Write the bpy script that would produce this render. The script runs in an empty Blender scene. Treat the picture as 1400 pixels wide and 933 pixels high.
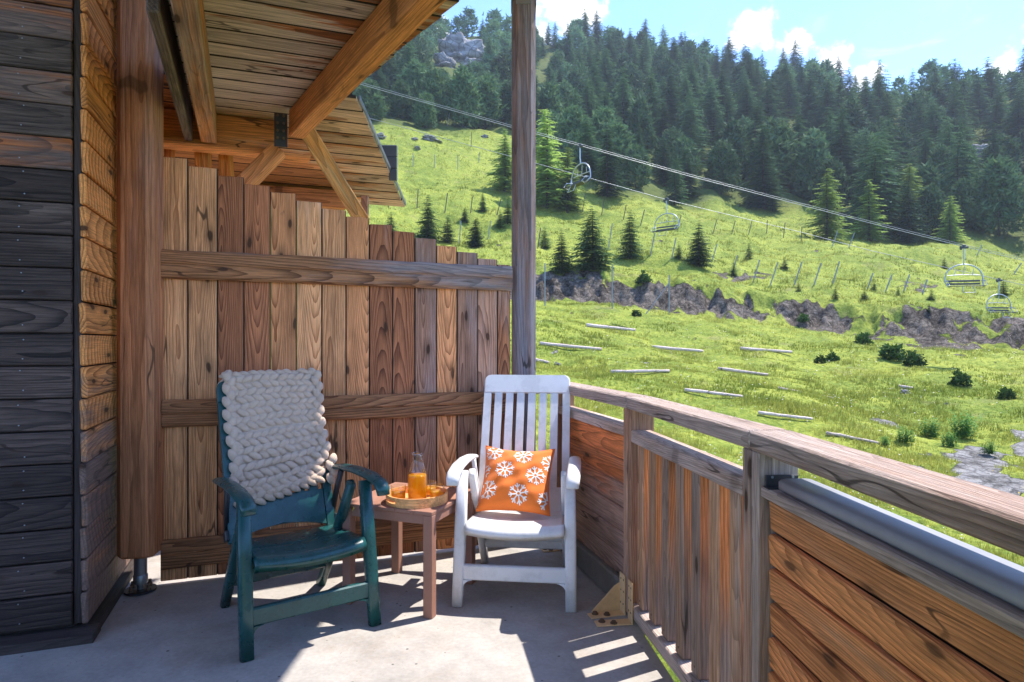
import bpy, math, random
import numpy as np
from mathutils import Vector, Matrix

# ------------------------------------------------------------------ camera, sky, sun, exposure
sc = bpy.context.scene
col = sc.collection
F = 870.0; CX = 700.0; CY = 466.0; CAMH = 1.30      # focal length in photo pixels, image centre, eye height
cam = bpy.data.cameras.new('camera'); camo = bpy.data.objects.new('camera', cam); col.objects.link(camo)
camo.location = (0, 0, CAMH); camo.rotation_euler = (math.radians(90), 0, 0)
cam.sensor_width = 36.0; cam.lens = F / 1400 * 36.0; cam.clip_start = 0.05; cam.clip_end = 4000
sc.camera = camo

SUN_H = Vector((0.887, 0.463)); SUN_EL = math.radians(61.5)
sd = Vector((SUN_H.x * math.cos(SUN_EL), SUN_H.y * math.cos(SUN_EL), math.sin(SUN_EL))).normalized()
sl = bpy.data.lights.new('sun', 'SUN'); sl.energy = 2.05; sl.angle = math.radians(0.53); sl.color = (1.0, 0.95, 0.87)
so = bpy.data.objects.new('sun', sl); col.objects.link(so)
so.rotation_euler = (-sd).to_track_quat('-Z', 'Y').to_euler()

sc.view_settings.view_transform = 'Standard'; sc.view_settings.look = 'None'
sc.view_settings.gamma = 1.0; sc.view_settings.exposure = 2.14
sc.cycles.use_denoising = True
sc.cycles.max_bounces = 8; sc.cycles.transparent_max_bounces = 8
sc.cycles.caustics_reflective = False; sc.cycles.caustics_refractive = False

# ------------------------------------------------------------------ node helpers
class E:
    """a tiny expression wrapper round a shader socket"""
    nt = None
    def __init__(self, s): self.s = s
    @staticmethod
    def m(op, *a, clamp=False):
        n = E.nt.nodes.new('ShaderNodeMath'); n.operation = op; n.use_clamp = clamp
        for i, v in enumerate(a):
            if isinstance(v, E): E.nt.links.new(v.s, n.inputs[i])
            else: n.inputs[i].default_value = v
        return E(n.outputs[0])
    def __add__(a, b): return E.m('ADD', a, b)
    __radd__ = __add__
    def __sub__(a, b): return E.m('SUBTRACT', a, b)
    def __rsub__(a, b): return E.m('SUBTRACT', b, a)
    def __mul__(a, b): return E.m('MULTIPLY', a, b)
    __rmul__ = __mul__
    def __truediv__(a, b): return E.m('DIVIDE', a, b)
    def __pow__(a, b): return E.m('POWER', a, b)
def fract(a): return E.m('FRACT', a)
def clamp01(a): return E.m('ADD', a, 0.0, clamp=True)
def sstep(x, lo, hi):
    n = E.nt.nodes.new('ShaderNodeMapRange'); n.interpolation_type = 'SMOOTHSTEP'
    E.nt.links.new(x.s, n.inputs[0]); n.inputs[1].default_value = lo; n.inputs[2].default_value = hi
    return E(n.outputs[0])
def vec(x, y, z):
    n = E.nt.nodes.new('ShaderNodeCombineXYZ')
    for i, v in enumerate((x, y, z)):
        if isinstance(v, E): E.nt.links.new(v.s, n.inputs[i])
        else: n.inputs[i].default_value = v
    return E(n.outputs[0])
def sep(v):
    n = E.nt.nodes.new('ShaderNodeSeparateXYZ'); E.nt.links.new(v.s, n.inputs[0])
    return [E(n.outputs[i]) for i in range(3)]
def noise(v, scale=1.0, detail=3.0, rough=0.55, dist=0.0):
    n = E.nt.nodes.new('ShaderNodeTexNoise'); E.nt.links.new(v.s, n.inputs['Vector'])
    n.inputs['Scale'].default_value = scale; n.inputs['Detail'].default_value = detail
    n.inputs['Roughness'].default_value = rough; n.inputs['Distortion'].default_value = dist
    return E(n.outputs['Fac'])
def voro(v, scale=1.0, feature='F1', out='Distance'):
    n = E.nt.nodes.new('ShaderNodeTexVoronoi'); n.feature = feature; E.nt.links.new(v.s, n.inputs['Vector'])
    n.inputs['Scale'].default_value = scale
    return E(n.outputs[out])
def mix(fac, a, b, mode='MIX'):
    n = E.nt.nodes.new('ShaderNodeMix'); n.data_type = 'RGBA'; n.blend_type = mode
    for i, v in ((0, fac), (6, a), (7, b)):
        if isinstance(v, E): E.nt.links.new(v.s, n.inputs[i])
        elif i == 0: n.inputs[i].default_value = v
        else: n.inputs[i].default_value = (*v, 1)
    return E(n.outputs[2])
def scalecol(c, f):
    n = E.nt.nodes.new('ShaderNodeVectorMath'); n.operation = 'SCALE'
    if isinstance(c, E): E.nt.links.new(c.s, n.inputs[0])
    else: n.inputs[0].default_value = c
    E.nt.links.new(f.s, n.inputs['Scale']); return E(n.outputs[0])
def node(t): return E.nt.nodes.new(t)
def coord(kind):
    if kind == 'pos': return E(node('ShaderNodeNewGeometry').outputs['Position'])
    return E(node('ShaderNodeTexCoord').outputs[kind])
def attr(name, out='Fac'):
    n = node('ShaderNodeAttribute'); n.attribute_name = name; return E(n.outputs[out])
def newmat(name):
    m = bpy.data.materials.new(name); m.use_nodes = True; E.nt = m.node_tree
    return m, m.node_tree.nodes['Principled BSDF']
def plug(sock, v):
    if isinstance(v, E): E.nt.links.new(v.s, sock)
    elif isinstance(v, (tuple, list)): sock.default_value = (*v, 1) if len(v) == 3 else v
    else: sock.default_value = v
def bump(bsdf, h, strength=0.4, dist=0.003):
    n = node('ShaderNodeBump'); n.inputs['Strength'].default_value = strength; n.inputs['Distance'].default_value = dist
    E.nt.links.new(h.s, n.inputs['Height']); E.nt.links.new(n.outputs[0], bsdf.inputs['Normal'])

def wood(name, light, dark, grey=(0.27, 0.265, 0.27), grey_amt=0.25, ring=0.013, rstr=0.75, var=0.22,
         rough=0.72, lin=None, knots=1.0, fib=0.62, bstr=0.6, tilt=0.16, hue=None, gsoft=0.13, warm=(1.17, 0.96, 0.88), gain=1.0):
    """weathered softwood, grain along local X; 'lin' = (ax,ay,az,c) adds weathering along world axes"""
    m, b = newmat(name)
    x, y, z = sep(coord('Object'))
    r = E(node('ShaderNodeObjectInfo').outputs['Random'])
    r2 = fract(r * 17.31); r3 = fract(r * 91.7); r4 = fract(r * 53.9); r5 = fract(r * 233.1)
    nA = noise(vec(x * 1.1 + r * 37.0, y * 7.0 + r2 * 9.0, z * 7.0), 1, 2.5) - 0.5
    nB = noise(vec(x * 3.1 + r2 * 31.0, y * 11.0, z * 11.0 + r * 5.0), 1, 2.0) - 0.5
    yy = y + (r2 - 0.5) * 0.11 + nA * 0.040
    zz = z + 0.025 + r3 * 0.07 + (r4 - 0.5) * tilt * x + nB * 0.020
    rad = E.m('SQRT', yy * yy + zz * zz)
    ph = fract(rad / (ring * 0.62))
    late = clamp01(ph ** 2.0 * (noise(vec(x * 0.7 + r * 9.0, y * 16.0, z * 16.0), 1, 2.0) * 1.3 + 0.35))
    fibre = noise(vec(x * 4.0 + r * 3.0, y * 150.0, z * 150.0), 1, 4.0, 0.8)
    fibre = sstep(fibre, 0.30, 0.70)
    broad = noise(vec(x * 0.9 + r3 * 20.0, y * 9.0 + r * 7.0, z * 9.0), 1, 3.0)
    c = mix(late * rstr, light, dark)
    if hue: c = mix(sstep(r5 + (broad - 0.5) * 0.8, 0.35, 0.75), c, mix(late * rstr, hue[0], hue[1]))
    gfac = broad * 0.55 + noise(vec(x * 2.3 + r * 19.0, y * 26.0, z * 26.0), 1, 4.0, 0.65) * 0.45 + (r5 - 0.5) * 0.12
    if lin:
        px, py, pz = sep(coord('pos'))
        gfac = gfac + E.m('MAXIMUM', E.m('MINIMUM', px * lin[0] + py * lin[1] + pz * lin[2] + lin[3], 0.45), -0.45)
    thr = 0.5 + (0.5 - grey_amt) * 0.5
    gf = sstep(gfac, thr - gsoft, thr + gsoft)
    gcol = scalecol(grey, late * -0.35 + 1.12)
    c = mix(gf * 0.93, c, gcol)
    if knots:
        kn = E.nt.nodes.new('ShaderNodeTexVoronoi'); kn.voronoi_dimensions = '2D'; kn.inputs['Scale'].default_value = 1.0
        E.nt.links.new(vec(x * 2.1 + r * 41.0 + nB * 0.25, y * 6.0 + r2 * 13.0 + nA * 0.3, 0.0).s, kn.inputs['Vector']); kd = E(kn.outputs['Distance']); kr = E.m('GREATER_THAN', sep(E(kn.outputs['Color']))[0], 0.45)
        halo = (1.0 - sstep(kd, 0.05, 0.24)) * kr; kf = (1.0 - sstep(kd, 0.045, 0.085)) * kr
        c = scalecol(c, 1.0 - halo * 0.35 * knots); c = mix(kf * 0.85 * knots, c, (0.035, 0.018, 0.010))
        crack = (1.0 - sstep(E.m('ABSOLUTE', nA * 1.0 + (r4 - 0.5) * 0.3), 0.004, 0.012)) * sstep(noise(vec(x * 1.3 + r * 7.0, y * 3.0, z), 1, 2.0), 0.52, 0.60)
        c = mix(crack * 0.75, c, (0.02, 0.012, 0.008))
    stain = noise(vec(x * 2.0 + r4 * 17.0, y * 14.0, z * 14.0), 1, 5.0, 0.7)
    c = scalecol(c, (fibre * fib + (1.0 - fib * 0.5)) * ((r3 - 0.5) * var * 2 + 1.0) * (sstep(stain, 0.30, 0.58) * 0.32 + 0.74) * gain)
    c = mix(1.0, c, warm, 'MULTIPLY')
    plug(b.inputs['Base Color'], c); b.inputs['Roughness'].default_value = rough
    b.inputs['Specular IOR Level'].default_value = 0.25
    bump(b, fibre * 0.6 + late * -0.5 + broad * 0.5, bstr, 0.0035)
    return m

def plain(name, c, rough=0.5, metal=0.0, spec=0.5, nscale=30.0, namt=0.15, bstr=0.1, bdist=0.001, coat=0.0, dirt=0.0):
    m, b = newmat(name); o = coord('Object')
    n = noise(o, nscale, 5.0, 0.6); n2 = noise(o, nscale * 0.13, 3.0)
    plug(b.inputs['Base Color'], scalecol(c, (n - 0.5) * namt + (n2 - 0.5) * namt * 1.3 + (sstep(noise(o, nscale * 0.05, 6.0, 0.7), 0.62, 0.45) - 1.0) * dirt + 1.0))
    plug(b.inputs['Roughness'], clamp01((n2 - 0.5) * 0.3 + rough)); b.inputs['Metallic'].default_value = metal
    b.inputs['Specular IOR Level'].default_value = spec; b.inputs['Coat Weight'].default_value = coat
    if bstr: bump(b, n, bstr, bdist)
    return m

# ------------------------------------------------------------------ world: Nishita sky with fair-weather clouds
W = bpy.data.worlds.new('World'); sc.world = W; W.use_nodes = True; E.nt = W.node_tree
sky = node('ShaderNodeTexSky'); sky.sky_type = 'NISHITA'; sky.sun_disc = False
sky.sun_elevation = SUN_EL; sky.sun_rotation = math.atan2(SUN_H.x, SUN_H.y); sky.altitude = 1900; sky.air_density = 0.8; sky.dust_density = 0.05; sky.ozone_density = 2.5
gen = coord('Generated')
dx, dy, dz = sep(gen)
# cloud puffs: directions in the sky where the cumulus stand (x/y tangent, z/y tangent, half width, half height)
def skydir(px, py): v = Vector(((px - CX) / F, 1, (CY - py) / F)); return v.normalized()
puffs = [(772, 22, .062), (742, 45, .038), (808, 20, .03), (1030, 46, .038), (1008, 62, .02), (1085, 62, .026), (1133, 90, .03), (1176, 108, .022), (1192, 104, .016), (1372, 84, .02), (590, 40, .03), (1450, 40, .04),
         (1600, 20, .07), (1900, 60, .06), (300, -40, .08), (-100, 30, .1), (900, -330, .12), (1500, -200, .09), (400, -420, .14)]
n1 = noise(gen, 26.0, 6.0, 0.6); n2 = noise(gen, 7.0, 5.0, 0.55); 
field = None
for (qx, qy, s) in puffs:
    d = skydir(qx, qy); s *= 1.05
    vm = node('ShaderNodeVectorMath'); vm.operation = 'DISTANCE'; E.nt.links.new(gen.s, vm.inputs[0]); vm.inputs[1].default_value = d
    f = 1.0 - E(vm.outputs['Value']) / s
    field = f if field is None else E.m('MAXIMUM', field, f)
cum = sstep(field + (n1 - 0.5) * 2.6 + (noise(gen, 90.0, 4.0, 0.6) - 0.5) * 0.7, 0.10, 0.75)
wisp = sstep(noise(vec(dx * 9.0, dy * 9.0, dz * 26.0), 1, 6.0, 0.62, 0.6), 0.56, 0.86) * 0.55
veil = sstep(n2, 0.45, 0.9) * 0.08
cl = clamp01(E.m('MAXIMUM', cum, E.m('MAXIMUM', wisp, veil)))
skyc = mix(1.0, E(sky.outputs[0]), (0.74, 0.83, 0.95), 'MULTIPLY')
cloudc = mix(sstep(n1, 0.3, 0.7), (1.9, 2.0, 2.15), (3.0, 3.0, 3.0))
bg = W.node_tree.nodes['Background']
plug(bg.inputs['Color'], mix(cl, skyc, cloudc)); bg.inputs['Strength'].default_value = 0.15

# ------------------------------------------------------------------ mesh helpers
UP = Vector((0, 0, 1))
U = Vector((0.940, 0.342, 0)).normalized()      # along the chalet front wall and the privacy fence
V = Vector((-0.342, 0.940, 0)).normalized()     # away from the viewer, along the chalet side wall
def P(px, py, d): return Vector(((px - CX) / F * d, d, CAMH + (CY - py) / F * d))
def G(px, py): d = F * CAMH / (py - CY); return Vector(((px - CX) / F * d, d, 0))
def mesh_obj(name, verts, faces, mat, parent=None, smooth=False, mats=None, midx=None, matrix=None):
    me = bpy.data.meshes.new(name); me.from_pydata([tuple(v) for v in verts], [], [tuple(f) for f in faces])
    for mm in (mats or [mat]): me.materials.append(mm)
    if midx is not None: me.polygons.foreach_set('material_index', midx)
    if smooth: me.polygons.foreach_set('use_smooth', [True] * len(me.polygons))
    me.update()
    return link(name, me, parent, matrix)
def link(name, me, parent=None, matrix=None):
    o = bpy.data.objects.new(name, me); col.objects.link(o)
    if matrix is not None: o.matrix_world = matrix
    if parent is not None:
        o.parent = parent
        if matrix is not None: o.matrix_parent_inverse = parent.matrix_basis.inverted()
    return o
def thing(name, label, cat, loc=(0, 0, 0), rz=0.0, group=None):
    o = bpy.data.objects.new(name, None); col.objects.link(o); o.empty_display_size = 0.1
    o.location = loc; o.rotation_euler = (0, 0, rz); tag(o, label, cat, group); return o
def tag(o, label=None, cat=None, group=None, kind=None):
    if label: o['label'] = label
    if cat: o['category'] = cat
    if group: o['group'] = group
    if kind: o['kind'] = kind
    return o
def cbox(l, w, t, ch=0.003, j=0.0, rng=None):
    """chamfered box centred on the origin: 24 verts, 26 faces"""
    hl, hw, ht = l / 2, w / 2, t / 2; c = min(ch, hl * .45, hw * .45, ht * .45)
    vs = []; idx = {}
    for sx in (-1, 1):
        for sy in (-1, 1):
            for sz in (-1, 1):
                for a in range(3):
                    p = [sx * (hl - c), sy * (hw - c), sz * (ht - c)]
                    p[a] = (sx * hl, sy * hw, sz * ht)[a]
                    idx[(sx, sy, sz, a)] = len(vs); vs.append(p)
    fs = []
    for a in range(3):
        o1, o2 = [i for i in range(3) if i != a]
        for s in (-1, 1):
            q = []
            for (s1, s2) in ((-1, -1), (1, -1), (1, 1), (-1, 1)):
                k = [0, 0, 0]; k[a] = s; k[o1] = s1; k[o2] = s2; q.append(idx[(*k, a)])
            fs.append(q)
        for s1 in (-1, 1):
            for s2 in (-1, 1):
                q = []
                for (sa, ax) in ((-1, o1), (1, o1), (1, o2), (-1, o2)):
                    k = [0, 0, 0]; k[a] = sa; k[o1] = s1; k[o2] = s2; q.append(idx[(*k, ax)])
                fs.append(q)
    for sx in (-1, 1):
        for sy in (-1, 1):
            for sz in (-1, 1): fs.append([idx[(sx, sy, sz, a)] for a in range(3)])
    # make normals point outwards
    out = []
    for f in fs:
        p = [Vector(vs[i]) for i in f]; n = (p[1] - p[0]).cross(p[2] - p[0]); cc = sum(p, Vector()) / len(p)
        out.append(f if n.dot(cc) > 0 else f[::-1])
    return vs, out
def frame(p0, p1, nrm):
    """matrix: X along p0->p1, Z along nrm (made perpendicular), origin midway"""
    p0, p1 = Vector(p0), Vector(p1); xa = (p1 - p0).normalized(); za = Vector(nrm); za = (za - xa * za.dot(xa)).normalized(); ya = za.cross(xa)
    M = Matrix((( xa.x, ya.x, za.x, 0), (xa.y, ya.y, za.y, 0), (xa.z, ya.z, za.z, 0), (0, 0, 0, 1))); M.translation = (p0 + p1) / 2
    return M
def board(name, p0, p1, width, thick, nrm, mat, parent=None, ch=0.003, cut0=0.0, cut1=0.0, warp=0.0):
    """a plank from p0 to p1; width across, thickness along nrm; cut0/cut1 skew the ends"""
    L = (Vector(p1) - Vector(p0)).length; vs, fs = cbox(L, width, thick, ch)
    vs = [[x + (cut0 if x < 0 else cut1) * (y / width), y, z] for x, y, z in vs]
    return mesh_obj(name, vs, fs, mat, parent, matrix=frame(p0, p1, nrm))
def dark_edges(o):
    """paint the shadow lines of the joints onto the plank edges and chamfers"""
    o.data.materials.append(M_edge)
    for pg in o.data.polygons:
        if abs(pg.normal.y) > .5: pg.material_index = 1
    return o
def sweep(path, w, h, up=(0, 0, 1), ch=0.25, closed=False, scale=None):
    """rounded-rectangle section swept along a polyline; w sideways, h along up"""
    path = [Vector(p) for p in path]; n = len(path); prof = []
    cw, chh = w * ch, h * ch
    for sx, sy in ((1, 1), (-1, 1), (-1, -1), (1, -1)):
        a, b2 = (sx * w / 2, sy * (h / 2 - chh)), (sx * (w / 2 - cw), sy * h / 2)
        k = (sx * (w / 2 - cw * .3), sy * (h / 2 - chh * .3))
        prof += [a, k, b2] if sx * sy > 0 else [b2, k, a]
    vs, fs = [], []; m = len(prof)
    for i, p in enumerate(path):
        t = (path[min(i + 1, n - 1)] - path[max(i - 1, 0)]).normalized()
        upv = Vector(up); upv = (upv - t * upv.dot(t)).normalized(); sd_ = t.cross(upv)
        s = scale[i] if scale else 1.0
        for a, b2 in prof: vs.append(p + sd_ * a * s + upv * b2 * s)
    for i in range(n - 1):
        for j in range(m):
            k = (j + 1) % m; fs.append((i * m + j, i * m + k, (i + 1) * m + k, (i + 1) * m + j))
    fs.append(tuple(range(m))[::-1]); fs.append(tuple((n - 1) * m + j for j in range(m)))
    return vs, fs
def tube(path, r, seg=6, rads=None):
    path = [Vector(p) for p in path]; n = len(path); vs, fs = [], []
    ref = Vector((0.13, 0.21, 0.97))
    for i, p in enumerate(path):
        t = (path[min(i + 1, n - 1)] - path[max(i - 1, 0)]).normalized()
        a = t.cross(ref if abs(t.dot(ref)) < .95 else Vector((1, 0, 0))).normalized(); b2 = t.cross(a)
        rr = rads[i] if rads else r
        for j in range(seg):
            th = 2 * math.pi * j / seg; vs.append(p + a * math.cos(th) * rr + b2 * math.sin(th) * rr)
    for i in range(n - 1):
        for j in range(seg):
            k = (j + 1) % seg; fs.append((i * seg + j, i * seg + k, (i + 1) * seg + k, (i + 1) * seg + j))
    fs.append(tuple(range(seg))[::-1]); fs.append(tuple((n - 1) * seg + j for j in range(seg)))
    return vs, fs
def lathe(prof, seg=32, c=(0, 0, 0)):
    vs, fs = [], []; n = len(prof)
    for r, z in prof:
        for j in range(seg):
            a = 2 * math.pi * j / seg; vs.append((c[0] + r * math.cos(a), c[1] + r * math.sin(a), c[2] + z))
    for i in range(n - 1):
        for j in range(seg):
            k = (j + 1) % seg; fs.append((i * seg + j, i * seg + k, (i + 1) * seg + k, (i + 1) * seg + j))
    return vs, fs
def prism(poly, t):
    """polygon in the local XY plane, extruded t along Z (centred)"""
    n = len(poly); vs = [(x, y, -t / 2) for x, y in poly] + [(x, y, t / 2) for x, y in poly]
    fs = [tuple(range(n))[::-1], tuple(range(n, 2 * n))] + [(i, (i + 1) % n, n + (i + 1) % n, n + i) for i in range(n)]
    return vs, fs
def join(*parts):
    vs, fs = [], []
    for v, f in parts:
        o = len(vs); vs += [tuple(a) for a in v]; fs += [tuple(i + o for i in q) for q in f]
    return vs, fs
def boxat(c, s, ch=0.002):
    v, f = cbox(s[0], s[1], s[2], ch); return [(a + c[0], b + c[1], d + c[2]) for a, b, d in v], f
def xf(part, M): return [M @ Vector(v) for v in part[0]], part[1]
def isect(p, d, q, e):
    """crossing of two plan lines p+t*d and q+s*e"""
    den = d.x * e.y - d.y * e.x; t = ((q.x - p.x) * e.y - (q.y - p.y) * e.x) / den
    return Vector((p.x + d.x * t, p.y + d.y * t, 0))

# ------------------------------------------------------------------ materials of the balcony
M_fence_w = wood('fence_wood_warm', (0.50, 0.245, 0.115), (0.190, 0.070, 0.028), warm=(1.13, 0.985, 0.86), grey=(0.44, 0.325, 0.275), grey_amt=0.18, lin=(0.10, 0.0, 0.34, -0.58), hue=((0.58, 0.325, 0.165), (0.29, 0.120, 0.050)), ring=0.0115, rstr=0.9, gain=1.42)
M_fence_d = wood('fence_wood_brown', (0.30, 0.128, 0.062), (0.085, 0.030, 0.015), warm=(1.13, 0.985, 0.86), grey=(0.33, 0.245, 0.22), grey_amt=0.20, lin=(0.16, 0.0, 0.30, -0.46), ring=0.014, rstr=0.95, gain=1.65)
M_fence_g = wood('fence_wood_grey', (0.36, 0.225, 0.150), (0.14, 0.072, 0.043), grey=(0.30, 0.245, 0.225), grey_amt=0.42, lin=(0.05, 0.0, 0.12, -0.22), rstr=0.9, gain=1.35)
M_rail_f = wood('fence_rail_wood', (0.36, 0.175, 0.078), (0.10, 0.042, 0.018), warm=(1.06, 0.98, 0.95), grey=(0.225, 0.20, 0.198), grey_amt=0.36, lin=(0.16, 0, 0.38, -0.46), ring=0.02, knots=1.0, rstr=0.9, gain=1.30)
M_dark = wood('charcoal_wall_wood', (0.078, 0.064, 0.056), (0.010, 0.008, 0.008), grey=(0.185, 0.165, 0.150), grey_amt=0.30, knots=0.7, rstr=0.85, var=0.4, rough=0.62, fib=0.9,
              lin=(0, 0, 0.10, -0.16), ring=0.020, bstr=0.8)
M_darko = wood('charcoal_wall_wood_orange', (0.36, 0.135, 0.035), (0.10, 0.032, 0.010), grey=(0.115, 0.104, 0.10), grey_amt=0.60, rough=0.62, gsoft=0.09, ring=0.02, rstr=0.9, fib=0.8)
M_side = wood('side_wall_wood', (0.58, 0.285, 0.090), (0.18, 0.066, 0.020), grey=(0.125, 0.108, 0.098), grey_amt=0.36, lin=(0, 0, -0.34, 0.36), ring=0.022, rstr=0.9, tilt=0.6, gain=1.20)
M_glulam = wood('post_wood', (0.44, 0.205, 0.098), (0.21, 0.086, 0.038), warm=(1.10, 0.99, 0.90), grey=(0.36, 0.215, 0.17), grey_amt=0.10, ring=0.02, rstr=0.75, lin=(0, 0, 0.17, -0.27), knots=0.6, var=0.2, gain=1.35)
M_post = wood('grey_post_wood', (0.36, 0.185, 0.12), (0.165, 0.085, 0.055), warm=(1.0, 1.0, 1.0), grey=(0.215, 0.195, 0.215), grey_amt=0.66, ring=0.022, gain=1.10)
M_roof = wood('roof_plank_wood', (0.26, 0.092, 0.030), (0.060, 0.022, 0.010), grey=(0.40, 0.335, 0.275), warm=(0.99, 0.96, 0.95), grey_amt=0.70, lin=(-0.24, 0, 0, -0.24), ring=0.03, gsoft=0.045, knots=0.8, gain=1.40)
M_roof2 = wood('lower_roof_plank_wood', (0.42, 0.185, 0.068), (0.11, 0.042, 0.018), warm=(0.99, 0.96, 0.95), grey=(0.43, 0.315, 0.225), grey_amt=0.50, lin=(0.35, 0, 0, 0.46), ring=0.022, gsoft=0.05, gain=1.30)
M_beam = wood('beam_wood', (0.50, 0.225, 0.082), (0.25, 0.098, 0.033), warm=(1.08, 0.98, 0.94), grey=(0.30, 0.22, 0.16), grey_amt=0.06, ring=0.02, rstr=0.75, knots=0.6, gain=1.40)
M_beamg = wood('joist_wood', (0.48, 0.24, 0.088), (0.19, 0.08, 0.028), grey=(0.27, 0.24, 0.205), grey_amt=0.50, ring=0.03, gain=1.40)
M_brace = wood('brace_wood', (0.46, 0.25, 0.075), (0.19, 0.09, 0.027), grey=(0.25, 0.215, 0.12), grey_amt=0.38, ring=0.022, gain=1.30)
M_railt = wood('handrail_wood', warm=(1.05, 0.97, 0.93), light=(0.40, 0.29, 0.225), dark=(0.20, 0.130, 0.095), grey=(0.45, 0.385, 0.345), grey_amt=0.60, ring=0.010, rstr=0.85, bstr=0.9, knots=0.4, gain=1.12)
M_railp = wood('railing_post_wood', warm=(1.05, 0.97, 0.93), light=(0.40, 0.235, 0.150), dark=(0.19, 0.100, 0.060), grey=(0.33, 0.275, 0.245), grey_amt=0.50, ring=0.014, lin=(0.3, -0.12, 0, 0.06), gain=1.15)
M_balf = wood('baluster_face_wood', warm=(1.05, 0.97, 0.93), light=(0.50, 0.30, 0.17), dark=(0.24, 0.125, 0.068), grey=(0.36, 0.295, 0.25), grey_amt=0.5, ring=0.014, var=0.3)
M_bal = wood('baluster_wood', (0.52, 0.225, 0.085), (0.21, 0.078, 0.029), grey=(0.165, 0.145, 0.14), grey_amt=0.42, ring=0.016, lin=(0, 0, -0.75, 0.36), gsoft=0.2, gain=1.20)
M_pan1 = wood('weathered_panel_wood', (0.50, 0.185, 0.062), (0.17, 0.052, 0.018), grey=(0.26, 0.20, 0.17), grey_amt=0.46, ring=0.018, lin=(0, 0, -1.2, 0.72), gain=1.25)
M_pan3 = wood('orange_panel_wood', (0.66, 0.325, 0.130), (0.33, 0.122, 0.040), grey=(0.46, 0.29, 0.17), grey_amt=0.16, ring=0.012, rstr=0.85, knots=0.8, tilt=0.35, bstr=0.8, gain=1.22)
M_edge = plain('joint_shadow_edge', (0.040, 0.026, 0.018), 0.9, nscale=20, namt=0.8)  # near-black tone painting in the shadow between neighbouring planks
M_plinth = wood('plinth_wood', (0.05, 0.044, 0.04), (0.022, 0.018, 0.017), grey=(0.06, 0.055, 0.055), grey_amt=0.5)
M_steel = plain('galvanised_steel', (0.30, 0.32, 0.34), 0.45, 0.85, nscale=60, namt=0.4)
M_steeld = plain('dark_steel', (0.055, 0.055, 0.06), 0.5, 0.7, nscale=60, namt=0.4)
M_brass = plain('yellow_zinc_plate', (0.78, 0.52, 0.27), 0.5, 0.1, nscale=40, namt=0.35)
M_rust = plain('bolt_steel', (0.17, 0.11, 0.07), 0.6, 0.6, nscale=90, namt=0.5)
M_capm = plain('grey_cap_metal', (0.30, 0.30, 0.33), 0.5, 0.15, nscale=24, namt=0.25)
M_green = plain('green_plastic', (0.012, 0.078, 0.078), 0.30, 0, 0.5, nscale=200, namt=0.2, bstr=0.08, dirt=0.22)
M_white = plain('white_plastic', (0.78, 0.77, 0.77), 0.36, 0, 0.5, nscale=160, namt=0.07, bstr=0.06, dirt=0.13)
M_blackp = plain('black_plastic', (0.02, 0.02, 0.022), 0.5)
M_yellow = plain('yellow_sticker', (0.62, 0.55, 0.10), 0.5)
M_slate = plain('slate_cladding', (0.10, 0.115, 0.14), 0.6, nscale=14, namt=0.4)

def concrete(name, base, dark_amt=0.3):
    m, b = newmat(name); p = coord('pos')
    n1 = noise(p, 1.3, 5, 0.6); n2 = noise(p, 6.0, 6, 0.65); n3 = noise(p, 55.0, 4, 0.6); x, y, z = sep(p)
    trowel = noise(vec(x * 3.0 + y * 2.0, y * 0.9, z), 1.6, 5, 0.6)
    pits = 1.0 - sstep(voro(p, 13.0), 0.05, 0.10)
    pits = pits * sstep(noise(p, 3.1, 2), 0.40, 0.55)
    pit2 = (1.0 - sstep(voro(p, 41.0), 0.08, 0.17)) * sstep(n2, 0.5, 0.62) * 0.5
    stain = sstep(noise(p, 2.2, 5, 0.7, 0.8), 0.50, 0.70)
    c = mix(n1, tuple(v * (1 - dark_amt) for v in base), tuple(v * 1.18 for v in base))
    c = mix(stain * 0.38, c, (base[0] * .78, base[1] * .66, base[2] * .54))
    c = scalecol(c, (n2 - 0.5) * 0.75 + (n3 - 0.5) * 0.45 + (trowel - 0.5) * 0.35 + 1.0)
    c = mix(clamp01(pits + pit2) * 0.8, c, (0.05, 0.045, 0.04))
    plug(b.inputs['Base Color'], c); plug(b.inputs['Roughness'], clamp01(n2 * 0.3 + 0.62)); b.inputs['Specular IOR Level'].default_value = 0.35
    bump(b, n3 * 0.4 + n2 * 0.6 - pits, 0.35, 0.004)
    return m
M_conc = concrete('concrete_floor', (0.405, 0.372, 0.340))
M_conc2 = concrete('concrete_upstand', (0.24, 0.215, 0.185), 0.6)

# ------------------------------------------------------------------ terrain shape
PXS = np.array([-900., 0, 500, 735, 900, 1070, 1240, 1400, 1700, 2400])
RS = np.array([3., 8, 14, 22, 32, 43, 46.2, 48.8, 62, 85, 108, 140, 180, 225])
YT = np.array([
 [1300, 640, 530, 450, 390, 350, 347, 310, 250, 160, 100, 60, 20, -20],
 [1300, 640, 530, 460, 400, 360, 357, 320, 260, 170, 110, 66, 18, -34],
 [1300, 650, 545, 480, 425, 390, 388, 352, 290, 212, 156, 118, 72, 26],
 [1300, 665, 565, 502, 455, 414, 411, 374, 332, 265, 197, 158, 108, 58],
 [1300, 690, 588, 522, 470, 429, 427, 374, 336, 290, 246, 180, 122, 74],
 [1300, 720, 615, 545, 490, 448, 446, 408, 372, 328, 280, 208, 152, 118],
 [1300, 745, 645, 565, 510, 468, 465, 420, 392, 350, 318, 250, 176, 130],
 [1300, 765, 668, 590, 530, 487, 484, 440, 406, 376, 348, 262, 180, 122],
 [1300, 795, 695, 612, 555, 512, 510, 472, 440, 405, 375, 290, 190, 122],
 [1300, 850, 755, 665, 605, 565, 560, 530, 500, 470, 440, 340, 240, 160]], float)
_az = np.arctan2(PXS - CX, F)
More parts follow.
